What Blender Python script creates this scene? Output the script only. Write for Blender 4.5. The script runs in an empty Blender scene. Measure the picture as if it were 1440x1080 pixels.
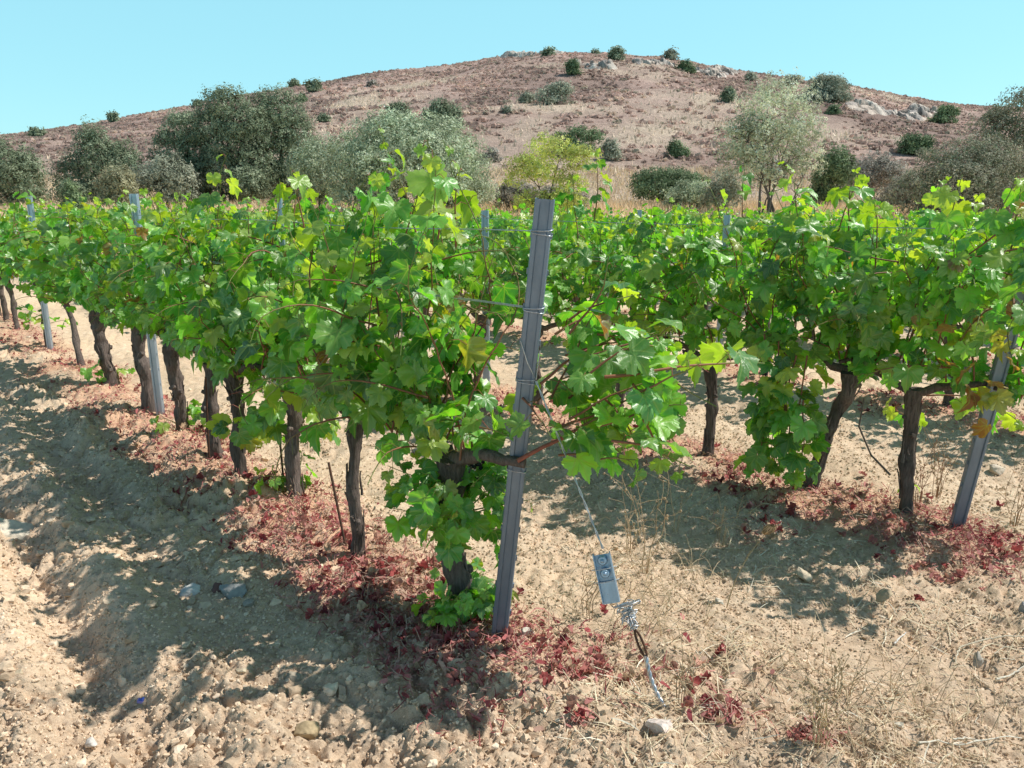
import bpy, math, random
import numpy as np
from mathutils import Vector, Matrix

# ------------------------------------------------------------------ basics
S = bpy.context.scene
COL = S.collection
R = math.radians
PITCH = R(13.3)
CAMZ = 1.6
CP, SP = math.cos(PITCH), math.sin(PITCH)
RS = np.random.RandomState

cam_d = bpy.data.cameras.new("camera")
cam_d.sensor_width = 36.0
cam_d.lens = 27.0
cam_d.clip_start = 0.05
cam_d.clip_end = 3000
cam = bpy.data.objects.new("camera", cam_d)
COL.objects.link(cam)
cam.location = (0, 0, CAMZ)
cam.rotation_euler = (math.pi / 2 - PITCH, 0, 0)
S.camera = cam
S.view_settings.view_transform = 'Standard'
S.view_settings.look = 'None'
S.view_settings.exposure = 0
S.view_settings.gamma = 1
S.render.engine = 'CYCLES'
S.cycles.max_bounces = 8
S.cycles.diffuse_bounces = 4
S.cycles.glossy_bounces = 2
S.cycles.transmission_bounces = 5
S.cycles.transparent_max_bounces = 4
S.cycles.use_denoising = True


def ray(px, py):
    a, b = (px - 720) / 1080.0, (540 - py) / 1080.0
    return np.array([a, CP + SP * b, -SP + CP * b])


def at_y(px, py, Y):
    d = ray(px, py)
    return np.array([0, 0, CAMZ]) + d * (Y / d[1])


def proj(p):
    p = np.asarray(p, float)
    q = p - np.array([0, 0, CAMZ])
    f = q[..., 1] * CP - q[..., 2] * SP
    up = q[..., 1] * SP + q[..., 2] * CP
    f = np.maximum(f, 1e-3)
    return 720 + 1080 * q[..., 0] / f, 540 - 1080 * up / f


def flat(px, py, z=0.0):
    d = ray(px, py)
    t = (z - CAMZ) / d[2]
    return np.array([0, 0, CAMZ]) + d * t


# ------------------------------------------------------------------ noise
_P = RS(7).permutation(4096)


def _h(ix, iy, iz):
    return _P[(_P[(_P[ix & 4095] + iy) & 4095] + iz) & 4095]


_G = RS(3).normal(size=(4096, 3))
_G /= np.linalg.norm(_G, axis=1)[:, None]


def noise3(x, y, z):
    x, y, z = np.broadcast_arrays(np.asarray(x, float), np.asarray(y, float), np.asarray(z, float))
    xi, yi, zi = np.floor(x).astype(int), np.floor(y).astype(int), np.floor(z).astype(int)
    xf, yf, zf = x - xi, y - yi, z - zi
    u, v, w = [t * t * t * (t * (t * 6 - 15) + 10) for t in (xf, yf, zf)]
    out = 0
    for dx in (0, 1):
        for dy in (0, 1):
            for dz in (0, 1):
                g = _G[_h(xi + dx, yi + dy, zi + dz)]
                d = g[..., 0] * (xf - dx) + g[..., 1] * (yf - dy) + g[..., 2] * (zf - dz)
                out = out + d * (u if dx else 1 - u) * (v if dy else 1 - v) * (w if dz else 1 - w)
    return out * 1.6


def noise2(x, y, seed=0):
    return noise3(x, y, np.full(np.shape(x), seed * 7.31 + 0.37))


def fbm2(x, y, seed=0, octs=4):
    o, a, f = 0, 1.0, 1.0
    for i in range(octs):
        o = o + a * noise2(np.asarray(x) * f, np.asarray(y) * f, seed + i * 3)
        a *= 0.5
        f *= 2.03
    return o


def sstep(a, b, x):
    t = np.clip((x - a) / (b - a), 0, 1)
    return t * t * (3 - 2 * t)


# ------------------------------------------------------------------ geometry builder
class Geo:
    def __init__(self):
        self.v, self.c, self.l, self.f, self.n = [], [], [], [], 0

    def add(self, verts, faces, col=(1, 1, 1), luv=None):
        verts = np.asarray(verts, np.float32).reshape(-1, 3)
        faces = np.asarray(faces, np.int32)
        if not len(faces):
            return
        c = np.broadcast_to(np.asarray(col, np.float32), (len(verts), 3))
        l = np.zeros((len(verts), 3), np.float32) if luv is None else np.asarray(luv, np.float32)
        self.v.append(verts)
        self.c.append(c)
        self.l.append(l)
        self.f.append(faces + self.n)
        self.n += len(verts)

    def mesh(self, name, smooth=True):
        me = bpy.data.meshes.new(name)
        if not self.n:
            return me
        V = np.concatenate(self.v)
        tris = [f for f in self.f if f.shape[1] == 3]
        quads = [f for f in self.f if f.shape[1] == 4]
        T = np.concatenate(tris) if tris else np.zeros((0, 3), np.int32)
        Q = np.concatenate(quads) if quads else np.zeros((0, 4), np.int32)
        loops = np.concatenate([T.ravel(), Q.ravel()]).astype(np.int32)
        starts = np.concatenate([np.arange(len(T)) * 3, len(T) * 3 + np.arange(len(Q)) * 4]).astype(np.int32)
        me.vertices.add(len(V))
        me.vertices.foreach_set("co", V.ravel())
        me.loops.add(len(loops))
        me.loops.foreach_set("vertex_index", loops)
        me.polygons.add(len(starts))
        me.polygons.foreach_set("loop_start", starts)
        me.polygons.foreach_set("use_smooth", np.full(len(starts), bool(smooth)))
        C = np.concatenate(self.c)
        at = me.attributes.new("col", 'FLOAT_COLOR', 'POINT')
        at.data.foreach_set("color", np.concatenate([C, np.ones((len(C), 1), np.float32)], 1).astype(np.float32).ravel())
        L = np.concatenate(self.l)
        if np.any(L):
            al = me.attributes.new("luv", 'FLOAT_VECTOR', 'POINT')
            al.data.foreach_set("vector", L.ravel())
        me.update(calc_edges=True)
        return me

    def build(self, name, mat, parent=None, smooth=True):
        me = self.mesh(name, smooth)
        me.materials.append(mat)
        return link(name, me, parent)


def link(name, me, parent=None):
    o = bpy.data.objects.new(name, me)
    COL.objects.link(o)
    if parent is not None:
        o.parent = parent
    return o


def tag(o, label, cat, group=None):
    o["label"] = label
    o["category"] = cat
    if group:
        o["group"] = group
    return o


def empty(name, loc, rz=0.0, label=None, cat=None, group=None):
    o = bpy.data.objects.new(name, None)
    COL.objects.link(o)
    o.location = tuple(float(t) for t in loc)
    o.rotation_euler = (0, 0, rz)
    o.empty_display_size = 0.1
    if label:
        tag(o, label, cat, group)
    return o


def tube(g, pts, radii, sides=8, col=(1, 1, 1), caps=True, noise=0.0, seed=0, nfreq=(14, 14, 5)):
    pts = np.asarray(pts, float)
    n = len(pts)
    radii = np.broadcast_to(np.asarray(radii, float), (n,))
    tang = np.gradient(pts, axis=0)
    tang /= np.linalg.norm(tang, axis=1)[:, None] + 1e-9
    ref = np.array([0.0, 0.0, 1.0]) if abs(tang[0][2]) < 0.85 else np.array([1.0, 0.0, 0.0])
    a = np.cross(tang[0], ref)
    a /= np.linalg.norm(a)
    A = []
    for i in range(n):
        a = a - tang[i] * a.dot(tang[i])
        a /= np.linalg.norm(a) + 1e-9
        A.append(a)
    A = np.array(A)
    B = np.cross(tang, A)
    th = np.arange(sides) * 2 * math.pi / sides
    ring = A[:, None, :] * np.cos(th)[None, :, None] + B[:, None, :] * np.sin(th)[None, :, None]
    rr = np.repeat(radii[:, None], sides, 1)
    if noise:
        q = pts[:, None, :] + ring * radii[:, None, None]
        nn = noise3(q[..., 0] * nfreq[0] + seed, q[..., 1] * nfreq[1], q[..., 2] * nfreq[2])
        n2 = noise3(q[..., 0] * nfreq[0] * 3.3, q[..., 1] * nfreq[1] * 3.3 + seed, q[..., 2] * nfreq[2] * 1.6)
        rr = rr * (1 + noise * nn + noise * 0.6 * n2)
    V = (pts[:, None, :] + ring * rr[..., None]).reshape(-1, 3)
    i = np.arange(n - 1)[:, None] * sides
    j = np.arange(sides)[None, :]
    j2 = (j + 1) % sides
    F = np.stack([i + j, i + j2, i + sides + j2, i + sides + j], -1).reshape(-1, 4)
    c = col if np.ndim(col) == 1 else np.repeat(np.asarray(col), sides, 0)
    g.add(V, F, c)
    if caps:
        for e, (base, p) in enumerate(((0, pts[0]), ((n - 1) * sides, pts[-1]))):
            vv = np.vstack([V[base:base + sides], p[None]])
            k = np.arange(sides)
            k2 = (k + 1) % sides
            ff = np.stack([k2, k, np.full(sides, sides)], -1) if e == 0 else np.stack([k, k2, np.full(sides, sides)], -1)
            cc = col if np.ndim(col) == 1 else np.asarray(col)[0 if e == 0 else -1]
            g.add(vv, ff, cc)


def box(g, c, s, rot=None, col=(1, 1, 1)):
    v = np.array([[x, y, z] for x in (-.5, .5) for y in (-.5, .5) for z in (-.5, .5)]) * np.asarray(s, float)
    if rot is not None:
        v = v @ np.asarray(rot).T
    f = [[0, 1, 3, 2], [4, 6, 7, 5], [0, 4, 5, 1], [2, 3, 7, 6], [0, 2, 6, 4], [1, 5, 7, 3]]
    g.add(v + np.asarray(c, float), f, col)


def ico(sub):
    t = (1 + 5 ** .5) / 2
    v = [(-1, t, 0), (1, t, 0), (-1, -t, 0), (1, -t, 0), (0, -1, t), (0, 1, t), (0, -1, -t), (0, 1, -t), (t, 0, -1), (t, 0, 1), (-t, 0, -1), (-t, 0, 1)]
    v = [np.array(p) / np.linalg.norm(p) for p in v]
    f = [(0, 11, 5), (0, 5, 1), (0, 1, 7), (0, 7, 10), (0, 10, 11), (1, 5, 9), (5, 11, 4), (11, 10, 2), (10, 7, 6), (7, 1, 8), (3, 9, 4), (3, 4, 2), (3, 2, 6), (3, 6, 8), (3, 8, 9), (4, 9, 5), (2, 4, 11), (6, 2, 10), (8, 6, 7), (9, 8, 1)]
    for _ in range(sub):
        cache, nf = {}, []

        def mid(a, b):
            k = (min(a, b), max(a, b))
            if k not in cache:
                m = v[a] + v[b]
                v.append(m / np.linalg.norm(m))
                cache[k] = len(v) - 1
            return cache[k]
        for a, b, c in f:
            x, y, z = mid(a, b), mid(b, c), mid(c, a)
            nf += [(a, x, z), (b, y, x), (c, z, y), (x, y, z)]
        f = nf
    return np.array(v), np.array(f)


ICO0, ICO1, ICO2, ICO3 = ico(0), ico(1), ico(2), ico(3)


def rand_rot(rng, n):
    q = rng.normal(size=(n, 4))
    q /= np.linalg.norm(q, axis=1)[:, None]
    w, x, y, z = q.T
    return np.stack([np.stack([1 - 2 * (y * y + z * z), 2 * (x * y - z * w), 2 * (x * z + y * w)], -1),
                     np.stack([2 * (x * y + z * w), 1 - 2 * (x * x + z * z), 2 * (y * z - x * w)], -1),
                     np.stack([2 * (x * z - y * w), 2 * (y * z + x * w), 1 - 2 * (x * x + y * y)], -1)], 1)


# ------------------------------------------------------------------ materials
def new_mat(name):
    m = bpy.data.materials.new(name)
    m.use_nodes = True
    nt = m.node_tree
    nt.nodes.clear()
    out = nt.nodes.new("ShaderNodeOutputMaterial")
    return m, nt, out


def N(nt, kind, **kw):
    n = nt.nodes.new(kind)
    for k, v in kw.items():
        if k.startswith("i_"):
            n.inputs[k[2:].replace("_", " ")].default_value = v
        else:
            setattr(n, k, v)
    return n


def L(nt, a, b):
    nt.links.new(a, b)


def math_node(nt, op, a, b=None):
    n = nt.nodes.new("ShaderNodeMath")
    n.operation = op
    for i, x in enumerate((a, b)):
        if x is None:
            continue
        if isinstance(x, (int, float)):
            n.inputs[i].default_value = x
        else:
            L(nt, x, n.inputs[i])
    return n.outputs[0]


def mixc(nt, fac, a, b, mode='MIX'):
    n = nt.nodes.new("ShaderNodeMix")
    n.data_type = 'RGBA'
    n.blend_type = mode
    if isinstance(fac, (int, float)):
        n.inputs[0].default_value = fac
    else:
        L(nt, fac, n.inputs[0])
    for s, x in ((n.inputs[6], a), (n.inputs[7], b)):
        if isinstance(x, (tuple, list)):
            s.default_value = tuple(x) + (1,) * (4 - len(x))
        else:
            L(nt, x, s)
    return n.outputs[2]


def noise_node(nt, scale, detail=5, rough=0.6, vec=None, dist=0.0):
    n = N(nt, "ShaderNodeTexNoise")
    n.inputs['Scale'].default_value = scale
    n.inputs['Detail'].default_value = detail
    n.inputs['Roughness'].default_value = rough
    n.inputs['Distortion'].default_value = dist
    if vec is not None:
        L(nt, vec, n.inputs['Vector'])
    return n.outputs['Fac']


def ramp(nt, fac, stops):
    n = nt.nodes.new("ShaderNodeValToRGB")
    cr = n.color_ramp
    while len(cr.elements) < len(stops):
        cr.elements.new(0.5)
    for e, (p, c) in zip(cr.elements, stops):
        e.position = p
        e.color = tuple(c) + (1,) * (4 - len(c)) if isinstance(c, (tuple, list)) else (c, c, c, 1)
    L(nt, fac, n.inputs[0])
    return n.outputs[0]


def bump(nt, height, strength=0.5, dist=0.01):
    b = N(nt, "ShaderNodeBump")
    b.inputs['Strength'].default_value = strength
    b.inputs['Distance'].default_value = dist
    L(nt, height, b.inputs['Height'])
    return b.outputs['Normal']


def principled(nt, out, color, rough=0.8, spec=0.3, metal=0.0, normal=None):
    p = N(nt, "ShaderNodeBsdfPrincipled")
    if isinstance(color, (tuple, list)):
        p.inputs['Base Color'].default_value = tuple(color) + (1,) * (4 - len(color))
    else:
        L(nt, color, p.inputs['Base Color'])
    if isinstance(rough, (int, float)):
        p.inputs['Roughness'].default_value = rough
    else:
        L(nt, rough, p.inputs['Roughness'])
    p.inputs['Specular IOR Level'].default_value = spec
    p.inputs['Metallic'].default_value = metal
    if normal is not None:
        L(nt, normal, p.inputs['Normal'])
    if out is not None:
        L(nt, p.outputs[0], out.inputs[0])
    return p


def mat_leaf(name, veins, trans=0.38, rough=0.4, spec=0.5, under=0.35, tcol=(2.3, 2.1, 0.5), coat=0.0):
    m, nt, out = new_mat(name)
    at = N(nt, "ShaderNodeAttribute", attribute_name="col")
    base = at.outputs['Color']
    nrm = None
    if veins:
        lu = N(nt, "ShaderNodeAttribute", attribute_name="luv")
        sep = N(nt, "ShaderNodeSeparateXYZ")
        L(nt, lu.outputs['Vector'], sep.inputs[0])
        ax = math_node(nt, 'ABSOLUTE', sep.outputs[0])
        y = sep.outputs[1]
        dists = []
        for a in (0, 42, 84, 125):
            ca, sa = math.cos(R(a)), math.sin(R(a))
            # distance to the ray from the petiole point along angle a
            d = math_node(nt, 'ABSOLUTE', math_node(nt, 'SUBTRACT', math_node(nt, 'MULTIPLY', ax, ca), math_node(nt, 'MULTIPLY', y, sa)))
            along = math_node(nt, 'ADD', math_node(nt, 'MULTIPLY', ax, sa), math_node(nt, 'MULTIPLY', y, ca))
            neg = math_node(nt, 'MULTIPLY', math_node(nt, 'LESS_THAN', along, 0.0), 9.0)
            dists.append(math_node(nt, 'ADD', d, neg))
        d = dists[0]
        for e in dists[1:]:
            d = math_node(nt, 'MINIMUM', d, e)
        vein = ramp(nt, d, [(0.0, (1, 1, 1)), (0.012, (0.8, 0.8, 0.8)), (0.03, (0, 0, 0))])
        soft = ramp(nt, d, [(0.0, (0, 0, 0)), (0.12, (1, 1, 1))])
        vf = math_node(nt, 'MULTIPLY', vein, 0.5)
        base = mixc(nt, vf, base, (0.30, 0.42, 0.12))
        tc = N(nt, "ShaderNodeTexCoord")
        # sun-scorched blotches and a little dust
        bl = ramp(nt, noise_node(nt, 22, 4, 0.6, tc.outputs['Object']), [(0.66, (0, 0, 0)), (0.76, (.35, .35, .35))])
        base = mixc(nt, bl, base, (0.34, 0.27, 0.08))
        du = ramp(nt, noise_node(nt, 7, 4, 0.7, tc.outputs['Object']), [(0.5, (0, 0, 0)), (0.75, (.14, .14, .14))])
        base = mixc(nt, du, base, (0.36, 0.40, 0.24))
        nz = noise_node(nt, 90, 3, 0.6, tc.outputs['Object'])
        h = math_node(nt, 'ADD', math_node(nt, 'MULTIPLY', soft, 0.45), nz)
        nrm = bump(nt, h, 0.5, 0.004)
    geo = N(nt, "ShaderNodeNewGeometry")
    pale = mixc(nt, 0.40, base, (0.36, 0.46, 0.18))
    bf = math_node(nt, 'MULTIPLY', geo.outputs['Backfacing'], under * 2)
    col = mixc(nt, bf, base, pale)
    p = principled(nt, None, col, rough, spec, 0, nrm)
    p.inputs['Coat Weight'].default_value = coat
    p.inputs['Coat Roughness'].default_value = 0.24
    t = N(nt, "ShaderNodeBsdfTranslucent")
    tcn = mixc(nt, 1.0, base, tcol, 'MULTIPLY')
    L(nt, tcn, t.inputs['Color'])
    mx = N(nt, "ShaderNodeMixShader")
    mx.inputs[0].default_value = trans
    L(nt, p.outputs[0], mx.inputs[1])
    L(nt, t.outputs[0], mx.inputs[2])
    L(nt, mx.outputs[0], out.inputs[0])
    return m


def mat_attr(name, rough=0.9, spec=0.2, nscale=60, amount=0.35, bstr=0.4, bdist=0.01, nstretch=None, trans=0.0):
    m, nt, out = new_mat(name)
    at = N(nt, "ShaderNodeAttribute", attribute_name="col")
    tc = N(nt, "ShaderNodeTexCoord")
    vec = tc.outputs['Object']
    if nstretch:
        mp = N(nt, "ShaderNodeMapping")
        mp.inputs['Scale'].default_value = nstretch
        L(nt, vec, mp.inputs[0])
        vec = mp.outputs[0]
    nz = noise_node(nt, nscale, 6, 0.65, vec)
    lo, hi = 1 - amount, 1 + amount
    f = ramp(nt, nz, [(0.3, (lo * .5, lo * .5, lo * .5)), (0.7, (hi * .5, hi * .5, hi * .5))])
    c2 = mixc(nt, 1.0, at.outputs['Color'], mixc(nt, 1.0, f, (2, 2, 2), 'MULTIPLY'), 'MULTIPLY')
    p = principled(nt, out, c2, rough, spec, 0, bump(nt, nz, bstr, bdist))
    if trans:
        t = N(nt, "ShaderNodeBsdfTranslucent")
        L(nt, c2, t.inputs['Color'])
        mx = N(nt, "ShaderNodeMixShader")
        mx.inputs[0].default_value = trans
        L(nt, p.outputs[0], mx.inputs[1])
        L(nt, t.outputs[0], mx.inputs[2])
        L(nt, mx.outputs[0], out.inputs[0])
    return m


def mat_metal(name, col, rough, metal, scale=40, rust=None, rust_amt=0.5, con=1.0):
    m, nt, out = new_mat(name)
    tc = N(nt, "ShaderNodeTexCoord")
    mp = N(nt, "ShaderNodeMapping")
    mp.inputs['Scale'].default_value = (1, 1, 0.25)
    L(nt, tc.outputs['Object'], mp.inputs[0])
    nz = noise_node(nt, scale, 5, 0.65, mp.outputs[0])
    vz = noise_node(nt, scale * 6, 3, 0.6, tc.outputs['Object'])
    c = ramp(nt, nz, [(0.3, tuple(x * (1 - .32 * con) for x in col)), (0.68, tuple(min(1, x * (1 + .25 * con)) for x in col))])
    if rust:
        rf = ramp(nt, noise_node(nt, scale * .5, 6, .7, tc.outputs['Object']), [(rust_amt, (0, 0, 0)), (rust_amt + .12, (1, 1, 1))])
        c = mixc(nt, rf, c, rust)
    rr = ramp(nt, vz, [(0.3, (rough * .8,) * 3), (0.7, (min(1, rough * 1.25),) * 3)])
    principled(nt, out, c, rr, 0.5, metal, bump(nt, vz, 0.15 * con, 0.002))
    return m


def mat_soil():
    m, nt, out = new_mat("soil")
    tc = N(nt, "ShaderNodeTexCoord")
    v = tc.outputs['Object']
    at = N(nt, "ShaderNodeAttribute", attribute_name="col")
    big = noise_node(nt, 0.9, 5, 0.6, v)
    med = noise_node(nt, 14, 6, 0.7, v)
    fin = noise_node(nt, 110, 6, 0.8, v)
    c1 = ramp(nt, med, [(0.28, (0.46, 0.335, 0.225)), (0.5, (0.71, 0.545, 0.39)), (0.72, (0.83, 0.665, 0.495))])
    c2 = mixc(nt, ramp(nt, big, [(0.4, (0, 0, 0)), (0.65, (.5, .5, .5))]), c1, (0.66, 0.48, 0.33))
    c3 = mixc(nt, 1.0, c2, ramp(nt, fin, [(0.34, (.74, .70, .66)), (0.52, (1.0, 1.0, 1.0))]), 'MULTIPLY')
    c4 = mixc(nt, 1.0, c3, at.outputs['Color'], 'MULTIPLY')
    h = math_node(nt, 'ADD', math_node(nt, 'MULTIPLY', med, 1.0), math_node(nt, 'MULTIPLY', fin, 0.55))
    principled(nt, out, c4, 0.95, 0.12, 0, bump(nt, h, 0.85, 0.014))
    return m


def mat_hill():
    m, nt, out = new_mat("hill_earth")
    tc = N(nt, "ShaderNodeTexCoord")
    v = tc.outputs['Object']
    at = N(nt, "ShaderNodeAttribute", attribute_name="col")
    med = noise_node(nt, 0.55, 6, 0.7, v)
    fin = noise_node(nt, 2.2, 5, 0.75, v)
    c = mixc(nt, 1.0, at.outputs['Color'], ramp(nt, med, [(0.3, (.7, .68, .68)), (0.7, (1.0, 1.0, 1.0))]), 'MULTIPLY')
    c = mixc(nt, 1.0, c, ramp(nt, fin, [(0.3, (.72, .70, .70)), (0.65, (1.0, 1.0, 1.0))]), 'MULTIPLY')
    principled(nt, out, c, 0.95, 0.1, 0, bump(nt, fin, 0.8, 0.5))
    return m


M = {
    'leaf': mat_leaf("vine_leaf", True, 0.42, 0.38, 0.75, coat=.18),
    'leaf_far': mat_leaf("vine_leaf_far", False, 0.42, 0.40, 0.75, coat=.16),
    'bark': mat_attr("vine_bark", 0.95, 0.15, 38, 0.5, 0.9, 0.012, (3, 3, 0.35)),
    'cane': mat_attr("vine_cane", 0.6, 0.35, 60, 0.25, 0.2, 0.002),
    'soil': mat_soil(),
    'clod': mat_attr("soil_clod", 0.96, 0.1, 55, 0.2, 0.5, 0.006),
    'hill': mat_hill(),
    'scrub': mat_attr("scrub_leaf", 0.95, 0.1, 3.0, 0.2, 0.3, 0.1, trans=0.55),
    'litter': mat_attr("dry_leaf", 0.75, 0.25, 70, 0.25, 0.3, 0.003, trans=0.25),
    'straw': mat_attr("straw", 0.7, 0.3, 30, 0.2, 0.2, 0.003, trans=0.15),
    'stone': mat_attr("stone", 0.9, 0.25, 28, 0.28, 0.6, 0.006),
    'rock': mat_attr("hill_rock", 0.95, 0.2, 1.2, 0.4, 0.9, 0.25),
    'tree_leaf': mat_leaf("tree_leaf", False, 0.30, 0.6, 0.25, 0.3, (1.1, 1.12, 0.9)),
    'wood': mat_attr("tree_bark", 0.95, 0.15, 6, 0.4, 0.6, 0.03, (2, 2, 0.5)),
    'steel': mat_metal("galvanised_steel", (0.20, 0.245, 0.31), 0.45, 0.4, 14, con=.6),
    'steel_far': mat_metal("galvanised_steel_skylit", (0.42, 0.49, 0.58), 0.42, 0.55, 14, con=.5),  # same steel, with bluish sky light on the far posts put into its colour
    'wire': mat_metal("steel_wire", (0.50, 0.52, 0.55), 0.4, 0.8, 60),
    'zinc': mat_metal("blue_zinc", (0.36, 0.47, 0.60), 0.34, 0.45, 45, con=.5),
    'rust': mat_metal("rusty_iron", (0.09, 0.045, 0.03), 0.85, 0.15, 60, (0.14, 0.06, 0.03), 0.5),
    'grape': mat_attr("grape_skin", 0.45, 0.4, 60, 0.25, 0.1, 0.001),
    'plastic': mat_attr("plastic_scrap", 0.4, 0.5, 60, 0.1, 0.05, 0.001),
}

# ------------------------------------------------------------------ rows (world layout of the vineyard)
A0 = np.array([-0.05, 2.56])
U = np.array([-0.656, 0.755])
U = U / np.linalg.norm(U)
NN = np.array([U[1], -U[0]])
ROWANG = math.atan2(U[1], U[0])
RSP = 2.34
FIELD_Y = 22.5


def RC(u, n):
    return A0 + u * U + n * NN


def to_row(x, y):
    dx, dy = np.asarray(x) - A0[0], np.asarray(y) - A0[1]
    return dx * U[0] + dy * U[1], dx * NN[0] + dy * NN[1]


# ------------------------------------------------------------------ terrain
def rise(y):
    return 1.30 * sstep(21, 46, y)


def ground_smooth(x, y):
    x, y = np.asarray(x, float), np.asarray(y, float)
    u, n = to_row(x, y)
    z = rise(y)
    z = z + 0.035 * noise2(x * 0.5, y * 0.5, 1) * sstep(30, 10, y)
    # furrows running along the alleys, berms under the vines
    k = n / RSP
    near = sstep(26, 16, y)
    edge = sstep(-1.8, -0.6, u)
    z = z + near * edge * (0.025 * np.cos(2 * np.pi * k) + 0.02 * np.cos(6 * np.pi * k + 1.0) * (0.6 + noise2(x * .4, y * .4, 2)))
    lane = sstep(-.25, -.6, n) * sstep(9, 6, y)
    z = z + lane * .045 * np.cos(2 * np.pi * n / .46 + 2.2 * noise2(u * .7, n * .7, 4)) * np.clip(.6 + .9 * noise2(u * 1.1, n * 1.1, 6), 0, 1.3)
    return z


HX = np.array([-3000, -1400, -700, -300, 0, 50, 160, 300, 420, 520, 620, 700, 760, 840, 940, 1030, 1100, 1200, 1340, 1440, 1700, 2100, 2700, 4500], float)
HY = np.array([275, 262, 243, 215, 191, 186, 167, 143, 120, 103, 91, 79, 74, 76, 82, 98, 108, 122, 148, 153, 178, 210, 250, 275], float)
RY, BY = 205.0, 52.0
_rx, _rz = [], []
for a_, b_ in zip(HX, HY):
    p_ = at_y(a_, b_, RY)
    _rx.append(p_[0])
    _rz.append(p_[2])
_rx, _rz = np.array(_rx), np.array(_rz)


def ridge(x):
    # smooth 1-D interpolation of the skyline
    s = 0
    for o, w in ((-6, .25), (0, .5), (6, .25)):
        s = s + w * np.interp(np.asarray(x) + o, _rx, _rz)
    return s


def hill_z(x, y):
    x, y = np.asarray(x, float), np.asarray(y, float)
    xs = x * (RY / np.maximum(y, 60.0)) * sstep(40, 140, y) + x * (1 - sstep(40, 140, y))
    s = np.clip((y - BY) / (RY - BY), -0.2, 1.0)
    H = ridge(xs)
    g = np.where(s > 0, np.abs(s) ** 0.92, s * 0.4)
    z = 1.15 + (H - 1.15) * g
    back = np.clip((y - RY) / 130.0, 0, 4)
    z = np.where(y > RY, 1.15 + (H - 1.15) * (1 - back ** 1.3), z)
    lump = 1.7 * fbm2(x / 38.0, y / 38.0, 5, 3) * sstep(60, 110, y) * (1 - 0.75 * sstep(185, 203, y)) * sstep(290, 225, y)
    lump = lump + 0.22 * fbm2(x / 5.0, y / 5.0, 9, 3) * sstep(55, 70, y)
    return z + lump


def terrain(x, y):
    return np.maximum(ground_smooth(x, y), hill_z(x, y))


def on_terrain(px, py):
    d = ray(px, py)
    Y = np.linspace(4, 212, 4200)
    P = np.array([0, 0, CAMZ])[None] + d[None] * (Y / d[1])[:, None]
    t = terrain(P[:, 0], P[:, 1])
    i = np.argmax(P[:, 2] < t)
    if P[i, 2] >= t[i]:
        i = len(Y) - 1
        P[i, 2] = t[i]
    return np.array([P[i, 0], P[i, 1], t[i]])


def red_mask(x, y):
    u, n = to_row(x, y)
    out = 0
    for k in range(0, 8):
        u0 = -0.10 - 0.74 * k
        d = n - RSP * k
        w = 0.30 + 0.20 * noise2(u * 0.9, np.full(np.shape(u), k * 3.0), 21)
        band = sstep(w + .16, w - .16, np.abs(d + 0.10)) * sstep(u0 - .35, u0 + .25, u)
        out = np.maximum(out, band)
    pat = fbm2(np.asarray(x) * 1.7, np.asarray(y) * 1.7, 23, 3)
    return np.clip(out * sstep(-0.55, 0.15, pat + 0.15), 0, 1)


def soil_bump(x, y):
    """tilled, cloddy soil: domes parted by creases at several sizes, rougher left of the front row"""
    x, y = np.asarray(x, float), np.asarray(y, float)
    u, n = to_row(x, y)
    nearm = sstep(22, 7, y)
    rough = 0.50 + 0.62 * sstep(0.1, -0.5, n)
    rough = np.clip(rough * (0.85 + 0.8 * noise2(x * .9, y * .9, 31)), 0.22, 1.4)
    wx, wy = x + .05 * noise2(x * 4, y * 4, 33), y + .05 * noise2(x * 4, y * 4, 34)
    b = 0.05 * noise2(x * 1.6, y * 1.6, 10)
    gate = np.clip(.55 + .9 * noise2(x * 2.1, y * 2.1, 35), .15, 1.3)
    for sc, am, sd in ((4.5, .075, 11), (9, .050, 12), (19, .032, 13), (42, .017, 14), (85, .007, 15)):
        nz = np.abs(noise2(wx * sc, wy * sc, sd))
        b = b + am * (np.minimum(nz * 2.4, 1.0) ** .7 - .55) * (gate if sc < 15 else .6 + .4 * gate)
    return nearm * rough * b


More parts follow.
